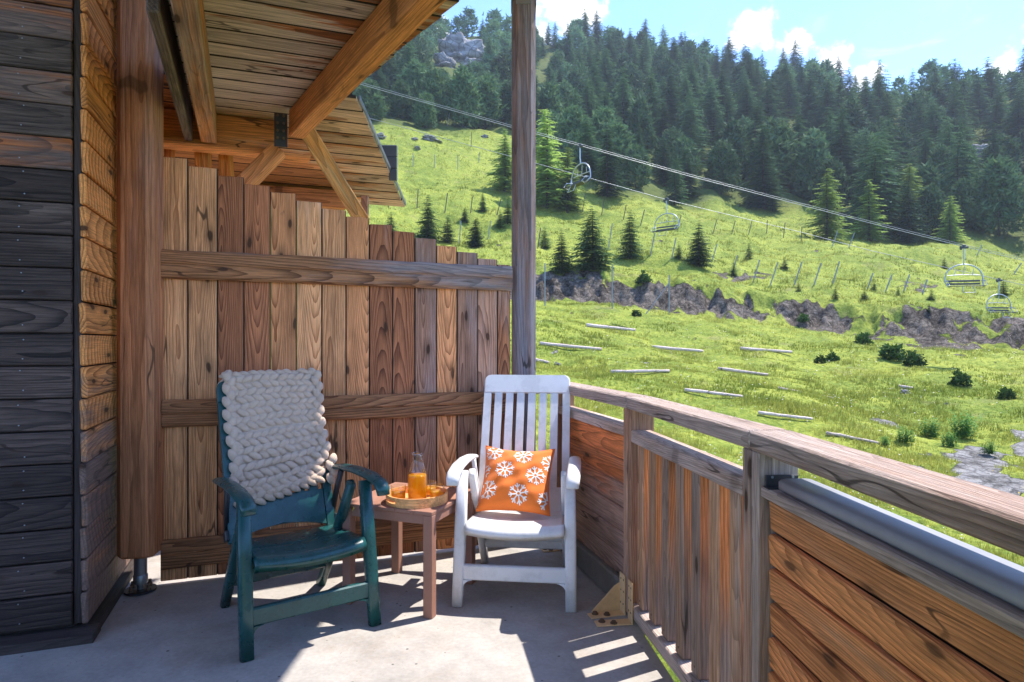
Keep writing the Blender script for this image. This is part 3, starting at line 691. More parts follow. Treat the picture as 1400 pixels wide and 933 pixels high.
rm = rockmask(GX, GY); fm = forestmask(GX, GY)

m_g, b = newmat('meadow_ground'); p = coord('pos')
rk = attr('rock'); fo = attr('forest')
g1 = noise(p, 0.16, 5, .6); g2 = noise(p, 1.1, 6, .65); g3 = noise(p, 7.0, 5, .7)
gcol = mix(sstep(g1 * 0.45 + g2 * 0.55, .36, .64), (0.150, 0.200, 0.028), (0.33, 0.350, 0.056))
gcol = mix(sstep(g3, .52, .72) * .55, gcol, (0.33, 0.34, 0.085))
gcol = mix(sstep(g3, .56, .36) * .6, gcol, (0.045, 0.095, 0.016))
dry = sstep(noise(p, 0.45, 5, .7), .56, .70) * .5
gcol = mix(dry, gcol, (0.23, 0.20, 0.085))
rv1 = noise(p, 2.6, 8, .75); rv2 = voro(p, 3.0, 'DISTANCE_TO_EDGE')
rcol = mix(sstep(rv1 * .6 + noise(p, .5, 5, .7) * .4, .38, .64), (0.028, 0.021, 0.016), (0.27, 0.225, 0.185))
ln_ = node('ShaderNodeVectorMath'); ln_.operation = 'LENGTH'; E.nt.links.new(p.s, ln_.inputs[0])
rcol = mix(sstep(E(ln_.outputs['Value']), 36.0, 30.0), rcol, mix(sstep(rv1, .36, .62), (0.16, 0.145, 0.13), (0.46, 0.43, 0.40)))
rcol = scalecol(rcol, sstep(rv2, .0, .10) * .5 + .55)
fcol = mix(g2, (0.02, 0.035, 0.012), (0.075, 0.10, 0.025))
cc = mix(fo * .8, gcol, fcol)
rkf = sstep(rk + (rv1 - .5) * .9, .38, .55)
cc = mix(rkf, cc, rcol)
plug(b.inputs['Base Color'], cc); b.inputs['Roughness'].default_value = .9; b.inputs['Specular IOR Level'].default_value = .1
bump(b, g3 * .6 + g2 * 1.2 + rkf * rv1 * 3.0, 0.9, 0.12)
me = npmesh('ground', verts, quads, [m_g], True, {'rock': rm, 'forest': fm})
gnd = link('ground', me); tag(gnd, 'green alpine mountainside meadow with a bare earth bank', kind='structure')

# ---- grass tufts, denser near
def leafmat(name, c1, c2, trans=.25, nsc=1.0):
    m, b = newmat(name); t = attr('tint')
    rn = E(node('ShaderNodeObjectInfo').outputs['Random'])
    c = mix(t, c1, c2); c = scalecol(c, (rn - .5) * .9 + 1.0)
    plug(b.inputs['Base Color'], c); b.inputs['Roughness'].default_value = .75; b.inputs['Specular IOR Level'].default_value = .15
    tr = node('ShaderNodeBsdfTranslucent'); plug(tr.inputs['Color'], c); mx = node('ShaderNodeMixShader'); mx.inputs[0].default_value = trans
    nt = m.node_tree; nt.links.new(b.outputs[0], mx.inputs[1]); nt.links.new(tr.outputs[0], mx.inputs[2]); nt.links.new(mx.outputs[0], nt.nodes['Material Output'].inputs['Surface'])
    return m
M_grass = leafmat('grass_blades', (0.175, 0.225, 0.028), (0.50, 0.48, 0.105), .4)
def tufts(name, label, n, rlo, rhi, azlo, azhi, hlo, hhi, blades, seed):
    g = np.random.RandomState(seed)
    r = np.exp(g.uniform(math.log(rlo), math.log(rhi), n)); az = g.uniform(azlo, azhi, n); X = r * np.sin(az); Y = r * np.cos(az)
    clump = fbm(X * .7 + 31, Y * .7, 3)
    keep = (rockmask(X, Y) < .30 + g.rand(n) * .3) & (clump + g.uniform(-.5, .5, n) > -.28) & (forestmask(X, Y) < .5)
    X, Y, r, clump = X[keep], Y[keep], r[keep], clump[keep]; n = len(X); Z = height(X, Y)
    hh = g.uniform(hlo, hhi, n) * (.75 + clump * .9).clip(.4, 1.6) * (r / rlo) ** .35
    k = n * blades; bx = np.repeat(X, blades) + g.normal(0, 1, k) * np.repeat(hh, blades) * .42; by = np.repeat(Y, blades) + g.normal(0, 1, k) * np.repeat(hh, blades) * .42
    bz = np.repeat(Z, blades); h = np.repeat(hh, blades) * g.uniform(.6, 1.3, k); a = g.uniform(0, 2 * math.pi, k); w = h * g.uniform(.07, .16, k)
    lx, ly = g.normal(0, .42, k) * h, g.normal(0, .42, k) * h
    v = np.empty((k, 3, 3)); v[:, 0] = np.stack([bx - np.cos(a) * w, by - np.sin(a) * w, bz - .03], -1); v[:, 1] = np.stack([bx + np.cos(a) * w, by + np.sin(a) * w, bz - .03], -1)
    v[:, 2] = np.stack([bx + lx, by + ly, bz + h], -1)
    tint = np.clip(np.repeat(.45 + fbm(X * .25, Y * .25, 3) * .9, blades) + g.normal(0, .22, k), 0, 1)
    me = npmesh(name, v.reshape(-1, 3), np.arange(k * 3).reshape(-1, 3), [M_grass], False, {'tint': np.repeat(tint, 3)})
    o = link(name, me); tag(o, label, 'grass', kind='stuff'); return o
tufts('meadow_grass', 'short yellow-green alpine grass covering the slopes', 112000, 5.0, 46, -.12, .90, .030, .085, 5, 1)
tufts('upper_grass', 'rough grass of the upper meadow below the forest', 50000, 49, 112, -.30, .92, .09, .26, 4, 2)

# ---- scattered pale flowers and stones in the grass
g = np.random.RandomState(77); nfl = 5200; r = np.exp(g.uniform(math.log(6), math.log(60), nfl)); az = g.uniform(-.1, .74, nfl); X = r * np.sin(az); Y = r * np.cos(az); keep = (fbm(X * .35, Y * .35, 3) + g.uniform(-.3, .3, nfl) > .02); X, Y, r = X[keep], Y[keep], r[keep]; Z = height(X, Y) + .05 + .0015 * r; nfl = len(X)
sz = g.uniform(.006, .016, nfl) * (r / 8) ** .6; a = g.uniform(0, 6.28, nfl); v = np.empty((nfl, 4, 3))
for k in range(4): v[:, k] = np.stack([X + sz * np.cos(a + k * 1.571), Y + sz * np.sin(a + k * 1.571), Z + sz * .5 * (1 if k % 2 else -1)], -1)
M_flower = leafmat('flower_petals', (0.72, 0.70, 0.60), (0.70, 0.52, 0.16), .3)
o = link('meadow_flowers', npmesh('meadow_flowers', v.reshape(-1, 3), np.arange(nfl * 4).reshape(-1, 4), [M_flower], False, {'tint': np.repeat((g.rand(nfl) > .7) * 1.0, 4)})); tag(o, 'tiny pale flowers sprinkled through the meadow grass', 'flowers', kind='stuff')
# ---- trees
M_bark = plain('bark', (0.065, 0.052, 0.042), .9, nscale=12, namt=.6)
M_spruce = leafmat('spruce_needles', (0.026, 0.074, 0.038), (0.112, 0.195, 0.085), .25)
M_pine = leafmat('pine_needles', (0.034, 0.085, 0.036), (0.140, 0.220, 0.085), .25)
M_larch = leafmat('larch_needles', (0.16, 0.26, 0.055), (0.36, 0.48, 0.11), .45)
M_young = leafmat('young_spruce_needles', (0.030, 0.080, 0.026), (0.150, 0.230, 0.060), .28)
M_leaf = leafmat('shrub_leaves', (0.022, 0.065, 0.014), (0.095, 0.175, 0.035), .3)
M_willow = leafmat('willowherb_leaves', (0.035, 0.12, 0.022), (0.14, 0.27, 0.06), .35)
def conifer(seed, whorls, per, rad, power, droop, leaf, lo=.05, sides=4, irr=.25):
    """needle sprays of a conifer 1 m tall: drooping branches, each a jagged fan of triangles"""
    g = np.random.RandomState(seed); tri, tint = [], []
    ecc = g.uniform(.85, 1.15); lean = g.normal(0, .015, 2)
    for i in range(whorls):
        t = lo + (1 - lo) * (i + g.uniform(-.3, .3)) / whorls; t = min(max(t, lo), .985)
        R = rad * (1 - t) ** power * (1 - .25 * math.exp(-(t - lo) * 14)) + .024
        nb = max(4, int(per * (0.55 + .45 * (1 - t))))
        for k in range(nb):
            a = 2 * math.pi * (k + g.uniform(-.4, .4)) / nb + i * 1.7; L = R * g.uniform(1 - irr * 1.6, 1 + irr) * (1 + .15 * math.cos(a - 1) * (ecc - 1) * 4)
            dx_, dy_ = math.cos(a), math.sin(a); dr = droop * g.uniform(.6, 1.3)
            base = np.array([lean[0] * t, lean[1] * t, t]); lum = g.uniform(0, 1)
            prev = base
            for s in range(sides + 1):
                f = (s + .6) / (sides + .6); c = base + np.array([dx_ * L * f, dy_ * L * f, -dr * L * f ** 1.4 + .10 * L * max(0, f - .6)])
                wd = L * leaf * (1.05 - .65 * f) * g.uniform(.7, 1.3)
                for sg in (-1, 1):
                    tip = c + np.array([-dy_ * sg * wd + dx_ * wd * .75, dx_ * sg * wd + dy_ * wd * .75, -wd * g.uniform(.1, .6)])
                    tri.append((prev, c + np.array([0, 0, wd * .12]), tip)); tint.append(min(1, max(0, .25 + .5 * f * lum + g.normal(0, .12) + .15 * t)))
                prev = c
    v = np.array(tri).reshape(-1, 3); return v, np.repeat(np.array(tint), 3)
def pinecrown(seed, clumps, rad, lo=.06, spikes=9, csize=.085, tp=.62):
    g = np.random.RandomState(seed); tri, tint = [], []
    lob = g.uniform(0, 6.28, 3)
    for i in range(clumps):
        t = lo + (1 - lo) * g.rand() ** .85; a = g.uniform(0, 6.283)
        R = rad * min(1, (t - lo + .05) / .16) ** .5 * (1 - t ** 2.2) ** tp * (1 + .22 * math.sin(3 * a + lob[0] + 7 * t) + .15 * math.sin(5 * a + lob[1] - 11 * t)) * g.uniform(.55, 1.05) ** .6
        c = np.array([R * math.cos(a), R * math.sin(a), t]); lum = g.rand(); s = csize * g.uniform(.6, 1.25)
        for k in range(spikes):
            d = g.normal(0, 1, 3); d[2] = abs(d[2]) * .9 + .1; d /= np.linalg.norm(d); q = np.cross(d, g.normal(0, 1, 3)); q /= np.linalg.norm(q) + 1e-6
            o = c + g.normal(0, .35, 3) * s; tri.append((o - q * s * .2, o + q * s * .2, o + d * s)); tint.append(min(1, max(0, .2 + .5 * lum + g.normal(0, .14))))
    return np.array(tri).reshape(-1, 3), np.repeat(np.array(tint), 3)
def trunkmesh(h, r, bend=.01, seg=6):
    return tube([(0, 0, -.04), (bend, 0, h * .3), (0, bend, h * .65), (bend * .5, 0, h)], r, seg, [r * 1.3, r * .85, r * .5, r * .12])
def treemesh(name, vt, mat, trunk):
    v, t = vt; tv, tf = trunk; tris = []
    for q in tf:
        for k in range(1, len(q) - 1): tris.append((q[0], q[k], q[k + 1]))
    tv = np.array([tuple(a) for a in tv]); allv = np.concatenate([v, tv]); fc = np.concatenate([np.arange(len(v)).reshape(-1, 3), np.array(tris) + len(v)])
    me = npmesh(name, allv, fc, [mat, M_bark], False, {'tint': np.concatenate([t, np.zeros(len(tv))])})
    mi = np.zeros(len(fc), dtype=np.int32); mi[len(v) // 3:] = 1; me.polygons.foreach_set('material_index', mi); return me
def crownmesh(name, vt, mat): return npmesh(name, vt[0], np.arange(len(vt[0])).reshape(-1, 3), [mat], False, {'tint': vt[1]})
TRK = trunkmesh(.78, .011)
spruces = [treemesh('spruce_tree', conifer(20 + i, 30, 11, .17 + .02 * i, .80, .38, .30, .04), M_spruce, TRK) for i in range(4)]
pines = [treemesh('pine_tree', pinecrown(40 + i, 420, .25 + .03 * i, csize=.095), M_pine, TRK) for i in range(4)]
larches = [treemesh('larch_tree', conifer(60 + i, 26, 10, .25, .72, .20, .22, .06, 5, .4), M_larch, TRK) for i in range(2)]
small = [spruces[0], spruces[2], pines[0], pines[2]]
def place(me, p, h, name, label, group, wide=1.0, cat='tree'):
    o = link(name, me); o.location = p; o.scale = (h * wide, h * wide, h); o.rotation_euler = (nr_.normal(0, .02), nr_.normal(0, .02), nr_.uniform(0, 6.28)); return tag(o, label, cat, group)

# candidates for the wood: jittered over the forested slope, thinned by distance between trunks
cand = []
for k in range(6400):
    az = nr_.uniform(-.40, 1.05); r = math.sqrt(nr_.uniform(82 ** 2, 236 ** 2)); cand.append((az, r))
cand = np.array(cand); CXs = cand[:, 1] * np.sin(cand[:, 0]); CYs = cand[:, 1] * np.cos(cand[:, 0])
fmk = forestmask(CXs, CYs); px_ = CX + F * np.tan(cand[:, 0]); zc_ = height(CXs, CYs); py_ = CY - F * (zc_ - CAMH) / CYs
# clearings: the rocky knoll, grassy glades and a stone face
clear = ((px_ - 627) / 44) ** 2 + ((py_ - 94) / 40) ** 2 < 1
clear |= ((px_ - 1075) / 22) ** 2 + ((py_ - 195) / 26) ** 2 < 1
clear |= ((px_ - 1350) / 42) ** 2 + ((py_ - 222) / 22) ** 2 < 1
clear |= ((px_ - 1222) / 26) ** 2 + ((py_ - 118) / 14) ** 2 < 1
order = [i for i in range(len(cand)) if fmk[i] > .55 and not clear[i]]
chosen = []; grid = {}
for i in order:
    x, y = CXs[i], CYs[i]; r = cand[i, 1]; dmin = 3.6 + .013 * r * nr_.uniform(.5, 1.4); key = (int(x // 8), int(y // 8)); ok = True
    for a in (-1, 0, 1):
        for b2 in (-1, 0, 1):
            for (qx, qy) in grid.get((key[0] + a, key[1] + b2), ()):
                if (qx - x) ** 2 + (qy - y) ** 2 < dmin * dmin: ok = False
    if ok: grid.setdefault(key, []).append((x, y)); chosen.append(i)
def fheight(i):
    r = cand[i, 1]; base = 8.2 + 7.6 * nr_.rand() ** 1.2
    if px_[i] < 760: base *= .82
    if 820 < px_[i] < 1010 and r < 120: base *= .85
    if 1150 < px_[i] < 1265 and r > 190: base *= .55
    return base
info = [(i, fheight(i)) for i in chosen]
vis = [(h / cand[i, 1], i, h) for i, h in info]; vis.sort(reverse=True)
print('forest trees', len(vis))
inview = [(s, i, h) for s, i, h in vis if 470 < px_[i] < 1420]
ind = set(i for s, i, h in inview[:235])
Gp = 'dark conifers standing close together in the mountain forest'
restv, restt = [], []; lowsp = [conifer(90 + q, 22, 8, .19, .8, .36, .40, .05, 2) for q in range(3)] + [pinecrown(95 + q, 120, .25, spikes=7, csize=.12) for q in range(3)]
for s, i, h in vis:
    p = Vector((CXs[i], CYs[i], zc_[i])); pinefac = .72 if px_[i] < 740 else .5
    isp = nr_.rand() < pinefac; 
    if h > 13.4: isp = False
    if i in ind:
        me = pines[nr_.randint(4)] if isp else spruces[nr_.randint(4)]
        if isp: h *= .80
        nm, lb = ('pine_tree', 'bushy rounded dark pine in the dense forest on the mountainside') if isp else ('spruce_tree', 'tall pointed dark spruce in the dense forest on the mountainside')
        place(me, p, h, nm, lb, 'bushy pines of the forest' if isp else 'tall spruces of the forest', nr_.uniform(.95, 1.2) if isp else nr_.uniform(1.15, 1.5))
    else:
        if isp: h *= .80
        v, t = lowsp[(3 if isp else 0) + nr_.randint(3)]; a = nr_.uniform(0, 6.28); ca, sa = math.cos(a), math.sin(a)
        R = np.array([[ca, -sa, 0], [sa, ca, 0], [0, 0, 1]]) * h; q = v @ R.T * np.array([1.3, 1.3, 1]) + np.array(p); restv.append(q); restt.append(np.clip(t + nr_.normal(0, .25), 0, 1))
rv_ = np.concatenate(restv); rt_ = np.concatenate(restt)
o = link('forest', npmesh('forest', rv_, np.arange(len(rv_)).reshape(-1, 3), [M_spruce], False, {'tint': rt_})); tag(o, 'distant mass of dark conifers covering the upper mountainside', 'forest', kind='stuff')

# larches standing before the wood
for (px, py, hp, lb) in ((748, 285, 138, 'pale green larch rising right beside the grey post'), (776, 292, 92, 'bright larch beneath the nearest hanging chair of the lift'), (690, 262, 88, 'feathery larch on the meadow left of the grey post'), (1130, 328, 100, 'airy pale larch above the lift cable at the forest edge'),
     (1188, 330, 86, 'dense light green larch just right of the airy larch'), (1243, 318, 96, 'tall larch in the group above the wire fence'), (1268, 322, 70, 'smaller larch among the group at the forest corner'), (1298, 332, 66, 'low larch at the lower end of the forest edge')):
    p = T(px, py); hgt = hp / F * p.y; t = thing('larch_tree', lb, 'tree', tuple(p)); vt = conifer(hash((px, py)) % 999 if False else px, 38, 13, .25, .66, .22, .30, .05, 5, .45)
    me = crownmesh('crown', vt, M_larch); c = link('crown', me, t); c.scale = (hgt,) * 3; tr = mesh_obj('trunk', *trunkmesh(.94, .017), M_bark, t); tr.scale = (hgt,) * 3
# young spruces on the meadow
ys = [(585, 330, 66, 'young spruce standing over the fence top near the roof tip'), (612, 332, 40, 'little yellowish spruce leaning on the young spruce by the roof tip'), (650, 338, 42, 'squat young spruce above the low end of the fence'), (660, 290, 28, 'tiny spruce beside a wire fence post on the upper meadow'), (694, 306, 38, 'narrow young spruce hard against the grey post'), (684, 312, 26, 'small bright spruce below the narrow one by the grey post'),
      (768, 374, 62, 'broad young spruce nearest the earth bank'), (745, 340, 32, 'small dark spruce just right of the grey post'), (810, 368, 88, 'tallest thin spruce above the earth bank'), (861, 354, 68, 'slender spruce between the two leaning wire posts'), (955, 364, 64, 'bushy young spruce right of the second lift chair'), (928, 354, 22, 'tiny spruce at the foot of the bushy one'), (1024, 354, 24, 'small spruce on the open meadow past the lift chair'),
      (1003, 378, 22, 'scrubby spruce close above the bank edge'), (1073, 368, 18, 'low dark spruce beside the leaning posts'), (1092, 398, 14, 'tiny seedling spruce above the bank'), (1142, 408, 18, 'seedling spruce on the bank shoulder'), (1182, 410, 16, 'small seedling spruce right of the bank shoulder'), (1195, 396, 16, 'dark seedling spruce under a leaning post'), (1228, 404, 13, 'bushy seedling spruce in the fence line'), (1273, 412, 18, 'dark seedling spruce below the third lift chair'),
      (1291, 368, 18, 'seedling spruce left of the third lift chair'), (1056, 290, 34, 'lone dark spruce under the cable on the meadow'), (1372, 404, 26, 'spruce behind the fourth lift chair'), (1270, 428, 14, 'seedling at the bank right of the shrubs'), (535, 318, 30, 'small spruce peeking over the fence below the roof tip'), (635, 305, 22, 'tiny round spruce in the meadow behind the fence')]
for q, (px, py, hp, lb) in enumerate(ys):
    p = T(px, py); hgt = hp / F * p.y; t = thing('young_spruce', lb, 'tree', tuple(p))
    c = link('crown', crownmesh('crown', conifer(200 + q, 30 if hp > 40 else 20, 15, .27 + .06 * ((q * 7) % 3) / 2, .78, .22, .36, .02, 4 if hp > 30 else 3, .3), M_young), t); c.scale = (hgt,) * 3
    tr = mesh_obj('trunk', *trunkmesh(.9, .02), M_bark, t); tr.scale = (hgt,) * 3
# bushes
def bush(seed, n, leaf, flat=.75):
    g = np.random.RandomState(seed); tri, tint = [], []
    for i in range(n):
        d = g.normal(0, 1, 3); d[2] = abs(d[2]); d /= np.linalg.norm(d); R = g.uniform(.55, 1.0) * (1 + .25 * math.sin(d[0] * 5 + seed) * math.cos(d[1] * 4)); c = d * R * np.array([.5, .5, flat]); nn = g.normal(0, 1, 3); q = np.cross(nn, d + g.normal(0, .3, 3)); q /= np.linalg.norm(q) + 1e-6; w = np.cross(q, nn); w /= np.linalg.norm(w) + 1e-6
        s = leaf * g.uniform(.6, 1.4); tri.append((c - q * s * .5, c + q * s * .5, c + w * s)); tint.append(min(1, max(0, .2 + .6 * d[2] * g.rand() + g.normal(0, .12))))
    return np.array(tri).reshape(-1, 3), np.repeat(np.array(tint), 3)
for q, (px, py, wp, lb) in enumerate(((1220, 492, 30, 'round shrub at the meadow crest under the bank'), (1248, 500, 26, 'second shrub just right of the round one at the crest'), (1312, 527, 24, 'dark shrub alone on the right meadow'), (1138, 494, 16, 'low shrub beside the log below the bank'), (1122, 496, 14, 'yellow-green tussock next to the low shrub'), (1376, 545, 20, 'pale shrub at the far right of the meadow'), (870, 432, 12, 'small shrub on the edge above the logs'), (1180, 470, 20, 'bright tussock under the dark bank'), (1098, 440, 14, 'bush growing in the bank'), (880, 388, 20, 'green clump in the middle of the bank'))):
    p = T(px, py); w = wp / F * p.y; t = link('shrub', crownmesh('shrub', bush(300 + q, 420, .16), M_leaf)); t.location = p; t.scale = (w, w, w * .95); t.rotation_euler = (0, 0, q); tag(t, lb, 'shrub')
# tall green herbs near the right edge
def herb(seed, stems):
    g = np.random.RandomState(seed); tri, tint = [], []
    for i in range(stems):
        x, y = g.normal(0, .12, 2).clip(-.2, .2); h = g.uniform(.55, 1.0) * (1 - .5 * math.hypot(x, y)); lx, ly = g.normal(0, .08, 2); lum = g.rand()
        for k in range(9):
            f = (k + 1) / 9; c = np.array([x + lx * f, y + ly * f, h * f]); a = g.uniform(0, 6.28); L = .12 * (1.2 - .7 * f); d = np.array([math.cos(a) * L, math.sin(a) * L, L * .8]); sdv = np.array([-math.sin(a), math.cos(a), 0]) * .022
            tri.append((c - sdv, c + sdv, c + d)); tint.append(min(1, max(0, .3 + .5 * lum * f + g.normal(0, .1))))
    return np.array(tri).reshape(-1, 3), np.repeat(np.array(tint), 3)
for q, (px, py, hp, lb) in enumerate(((1318, 600, 34, 'tallest upright herb clump by the scree'), (1272, 600, 26, 'spreading herb clump left of the tallest one'), (1238, 606, 22, 'small upright herb clump beside a log end'), (1298, 612, 22, 'herb clump below the tallest one'), (1352, 622, 18, 'low herb clump beside the scree'), (1210, 610, 14, 'thin herb clump by the last log'))):
    p = T(px, py); s = hp / F * p.y * 1.15; o = link('herb_clump', crownmesh('herb_clump', herb(400 + q, 60), M_willow)); o.location = p; o.scale = (s * 1.5, s * 1.5, s); tag(o, lb, 'plant')

# ---- rocks
m_r, b = newmat('grey_rock'); p_ = coord('Object'); q1 = noise(p_, 3.0, 8, .7); q2 = voro(p_, 4.0, 'DISTANCE_TO_EDGE'); x_, y_, z_ = sep(p_); st = noise(vec(x_ * 1.5, y_ * 1.5, z_ * 9.0), 1, 5, .6)
plug(b.inputs['Base Color'], scalecol(mix(sstep(q1 * .5 + st * .5, .35, .65), (0.10, 0.095, 0.095), (0.40, 0.385, 0.375)), sstep(q2, 0, .08) * .5 + .5)); b.inputs['Roughness'].default_value = .9; bump(b, q1 + st + q2, .9, .08); M_rock = m_r
def rockmesh(name, seed, flat=.5):
    g = np.random.RandomState(seed); NA, NB = 44, 24; th = np.linspace(0, 2 * math.pi, NA, endpoint=False); ph = np.linspace(0.02, math.pi - .02, NB)
    A_, B_ = np.meshgrid(th, ph, indexing='ij'); X = np.cos(A_) * np.sin(B_); Y = np.sin(A_) * np.sin(B_); Z = np.cos(B_)
    R = 1 + fbm(X * 1.6 + seed, Y * 1.6 + Z * 2.7, 5) * .85 + fbm(X * 5 + seed, Z * 9 + Y, 3) * .28; R = np.round(R * 9) / 9 * .6 + R * .4
    v = np.stack([X * R * .5, Y * R * .5, Z * R * .5 * flat], -1).reshape(-1, 3); i, j = np.meshgrid(np.arange(NA), np.arange(NB - 1), indexing='ij'); k = (i + 1) % NA
    return npmesh(name, v, np.stack([i * NB + j, i * NB + j + 1, k * NB + j + 1, k * NB + j], -1).reshape(-1, 4), [M_rock])
for q, (px, py, wp, fl_, lb) in enumerate(((630, 74, 58, .75, 'large layered rock outcrop on the knoll'), (608, 86, 34, .6, 'smaller rock slab at the left foot of the outcrop'), (648, 92, 38, .5, 'flat rock at the right foot of the outcrop'), (518, 184, 18, .4, 'pale boulder by the roof tip'), (566, 187, 12, .4, 'small pale stone on the upper meadow'), (590, 187, 24, .35, 'long low boulder on the upper meadow'), (571, 200, 10, .5, 'brown stone in the meadow runnel'), (662, 184, 12, .5, 'stone beside the larch left of the post'),
     (860, 160, 14, .7, 'grey rock among the pines'), (896, 166, 18, .6, 'rock face between the forest trunks'), (1345, 214, 62, .5, 'pale rock face in the forest clearing'), (1378, 205, 36, .5, 'right shoulder of the pale rock face'), (1392, 280, 30, .8, 'grey rock at the forest margin on the far right'), (1294, 548, 5, .5, 'small white stone on the right meadow'), (1238, 533, 12, .5, 'pale stone under the shrubs'), (762, 495, 9, .7, 'dark stone in the near meadow by the post'))):
    p = T(px, py + 4); w = wp / F * p.y; o = link('rock', rockmesh('rock', 500 + q, fl_)); o.location = p; o.scale = (w, w * .8, w); o.rotation_euler = (.2, .15, q * 1.3); tag(o, lb, 'rock')

# ---- silver logs lying across the meadow
M_log = wood('silver_log_wood', (0.50, 0.47, 0.43), (0.33, 0.30, 0.27), grey=(0.52, 0.51, 0.50), grey_amt=.6, ring=.05)
logs = [(802, 450, 868, 451), (738, 479, 822, 478), (893, 482, 960, 480), (1014, 481, 1081, 478), (836, 511, 914, 514), (983, 514, 1048, 509), (938, 546, 1013, 542), (1067, 537, 1137, 532), (1040, 576, 1107, 570), (1134, 602, 1196, 599), (732, 495, 750, 496), (1015, 600, 1042, 598), (1232, 527, 1245, 537)]
for q, (x0, y0, x1, y1) in enumerate(logs):
    a, b2 = T(x0, y0), T(x1, y1); dm = (a.y + b2.y) / 2; c = T((x0 + x1) / 2, (y0 + y1) / 2); a = onground((x0 - CX) / F * c.y, c.y + .15); b2 = onground((x1 - CX) / F * c.y, c.y - .15)
    N = 8; path = [a.lerp(b2, i / N) + UP * (.06 + nr_.normal(0, .004)) for i in range(N + 1)]; rr = .075 * c.y / 28
    v, f = tube([(0, 0, 0)] * 2, .1) if False else tube([p_ - a for p_ in path], rr, 8, [rr * (1.08 - .28 * i / N) * nr_.uniform(.93, 1.07) for i in range(N + 1)])
    o = mesh_obj('log', v, f, M_log, None, True); o.location = a; tag(o, 'bare silver-grey log lying across the near meadow', 'log', 'silver logs pinned across the near meadow')

# ---- wire fence posts
M_pole = plain('grey_fence_post', (0.24, 0.25, 0.26), .55, .4, nscale=8, namt=.4); M_pold = plain('dark_wood_post', (0.085, 0.075, 0.065), .85, nscale=8, namt=.4)
posts = [(508, 163, 16, 2, 0), (588, 166, 16, 3, 0), (611, 172, 18, 4, 0), (643, 153, 20, 1, 0), (666, 154, 16, -1, 0), (689, 154, 18, 3, 0), (644, 201, 20, 1, 1), (565, 228, 18, 0, 0), (594, 230, 18, 0, 0), (626, 232, 18, 0, 0), (654, 222, 14, 2, 0),
         (570, 285, 26, 2, 1), (608, 292, 26, 4, 1), (643, 292, 22, 3, 1), (679, 294, 22, 6, 1), (628, 334, 32, 2, 0), (667, 326, 24, 4, 0), (531, 284, 10, 0, 1),
         (796, 290, 24, 4, 1), (822, 295, 22, 4, 1), (852, 300, 20, 4, 1), (875, 309, 22, 6, 1), (735, 340, 28, 4, 1), (831, 342, 36, 6, 0), (889, 350, 30, 6, 0), (918, 354, 28, 6, 0), (926, 315, 20, 5, 1), (948, 360, 28, 8, 0), (973, 356, 22, 7, 0), (974, 320, 20, 6, 1), (1000, 320, 18, 5, 1), (1023, 321, 20, 5, 1), (1048, 320, 18, 1, 1), (1071, 325, 20, 2, 1), (1095, 330, 20, 1, 1),
         (1000, 375, 26, 8, 0), (1029, 386, 30, 9, 0), (1052, 391, 32, 11, 0), (1085, 390, 32, 11, 0), (1112, 390, 30, 10, 0), (1138, 388, 30, 9, 0), (1185, 396, 22, 8, 0), (1210, 398, 22, 9, 0), (1235, 398, 22, 8, 0), (1260, 402, 20, 7, 0),
         (1137, 338, 22, 8, 0), (1160, 338, 20, 8, 0), (1183, 328, 18, 6, 0), (1206, 326, 12, 3, 0), (1230, 327, 12, 3, 0), (1335, 349, 14, 7, 0), (1384, 376, 16, 12, 0), (893, 232, 18, 4, 0), (966, 248, 12, 5, 0), (982, 250, 12, 4, 0), (1157, 232, 14, 5, 0), (1176, 232, 12, 5, 0)]
for (px, py, hp, dxp, dk) in posts:
    p = T(px, py); s = p.y / F; v, f = tube([(0, 0, -.15), (dxp * s, -.05 * hp * s, hp * s)], .05, 5); o = mesh_obj('fence_post', v, f, M_pold if dk else M_pole); o.location = p
    if dk: tag(o, 'thin dark leaning post of the wire fence on the upper meadow', 'post', 'dark leaning wire fence posts')
    else: tag(o, 'thin pale metal post of the snow fence on the mountainside', 'post', 'pale metal snow fence posts')
for (px, py, hp, lb) in ((745, 418, 58, 'tall pale net pole at the bank close to the grey post'), (837, 422, 60, 'tall pale net pole in the middle of the bank'), (915, 430, 54, 'braced pale net pole at the right end of the net')):
    p = T(px, py); s = p.y / F; t = thing('net_pole', lb, 'pole', tuple(p)); mesh_obj('pole', *tube([(0, 0, -.2), (0, 0, hp * s)], .045, 6), M_pole, t)
    if px == 915: mesh_obj('brace', *tube([(-1.6, -.3, 0), (0, 0, hp * s * .8)], .035, 6), M_pole, t)

# ---- chairlift: cables and hanging chairs
M_cable = plain('cable_steel', (0.30, 0.31, 0.32), .4, .5, nscale=3, namt=.1)
def cable(label, pts, rad):
    pth = [P(*q) for q in pts]; fine = []
    for a, b2 in zip(pth[:-1], pth[1:]): fine += [a.lerp(b2, k / 6) for k in range(6)]
    fine.append(pth[-1]); o0 = fine[0]; o = mesh_obj('lift_cable', *tube([q - o0 for q in fine], rad, 6), M_cable, None, True); o.location = o0; tag(o, label, 'cable')
C1 = [(60, -10, 27.5), (493, 115, 28), (696, 173, 28.2), (793, 199, 28.5), (940, 240, 28.9), (1206, 309, 29.7), (1318, 337, 30), (1400, 356, 30.2), (1900, 470, 31)]
C2 = [(60, 30, 37), (500, 160, 38), (696, 213, 38), (787, 238, 38), (912, 273, 38), (1098, 318, 37.2), (1193, 343, 36.8), (1366, 382, 36), (1900, 500, 35)]
cable('upper lift cable running down the slope before the forest', C1, .013)
cable('thinner twin cable just above the upper lift cable', [(x, y - 2.6, d + .3) for x, y, d in C1], .009)
cable('lower lift cable crossing the meadow', C2, .014)
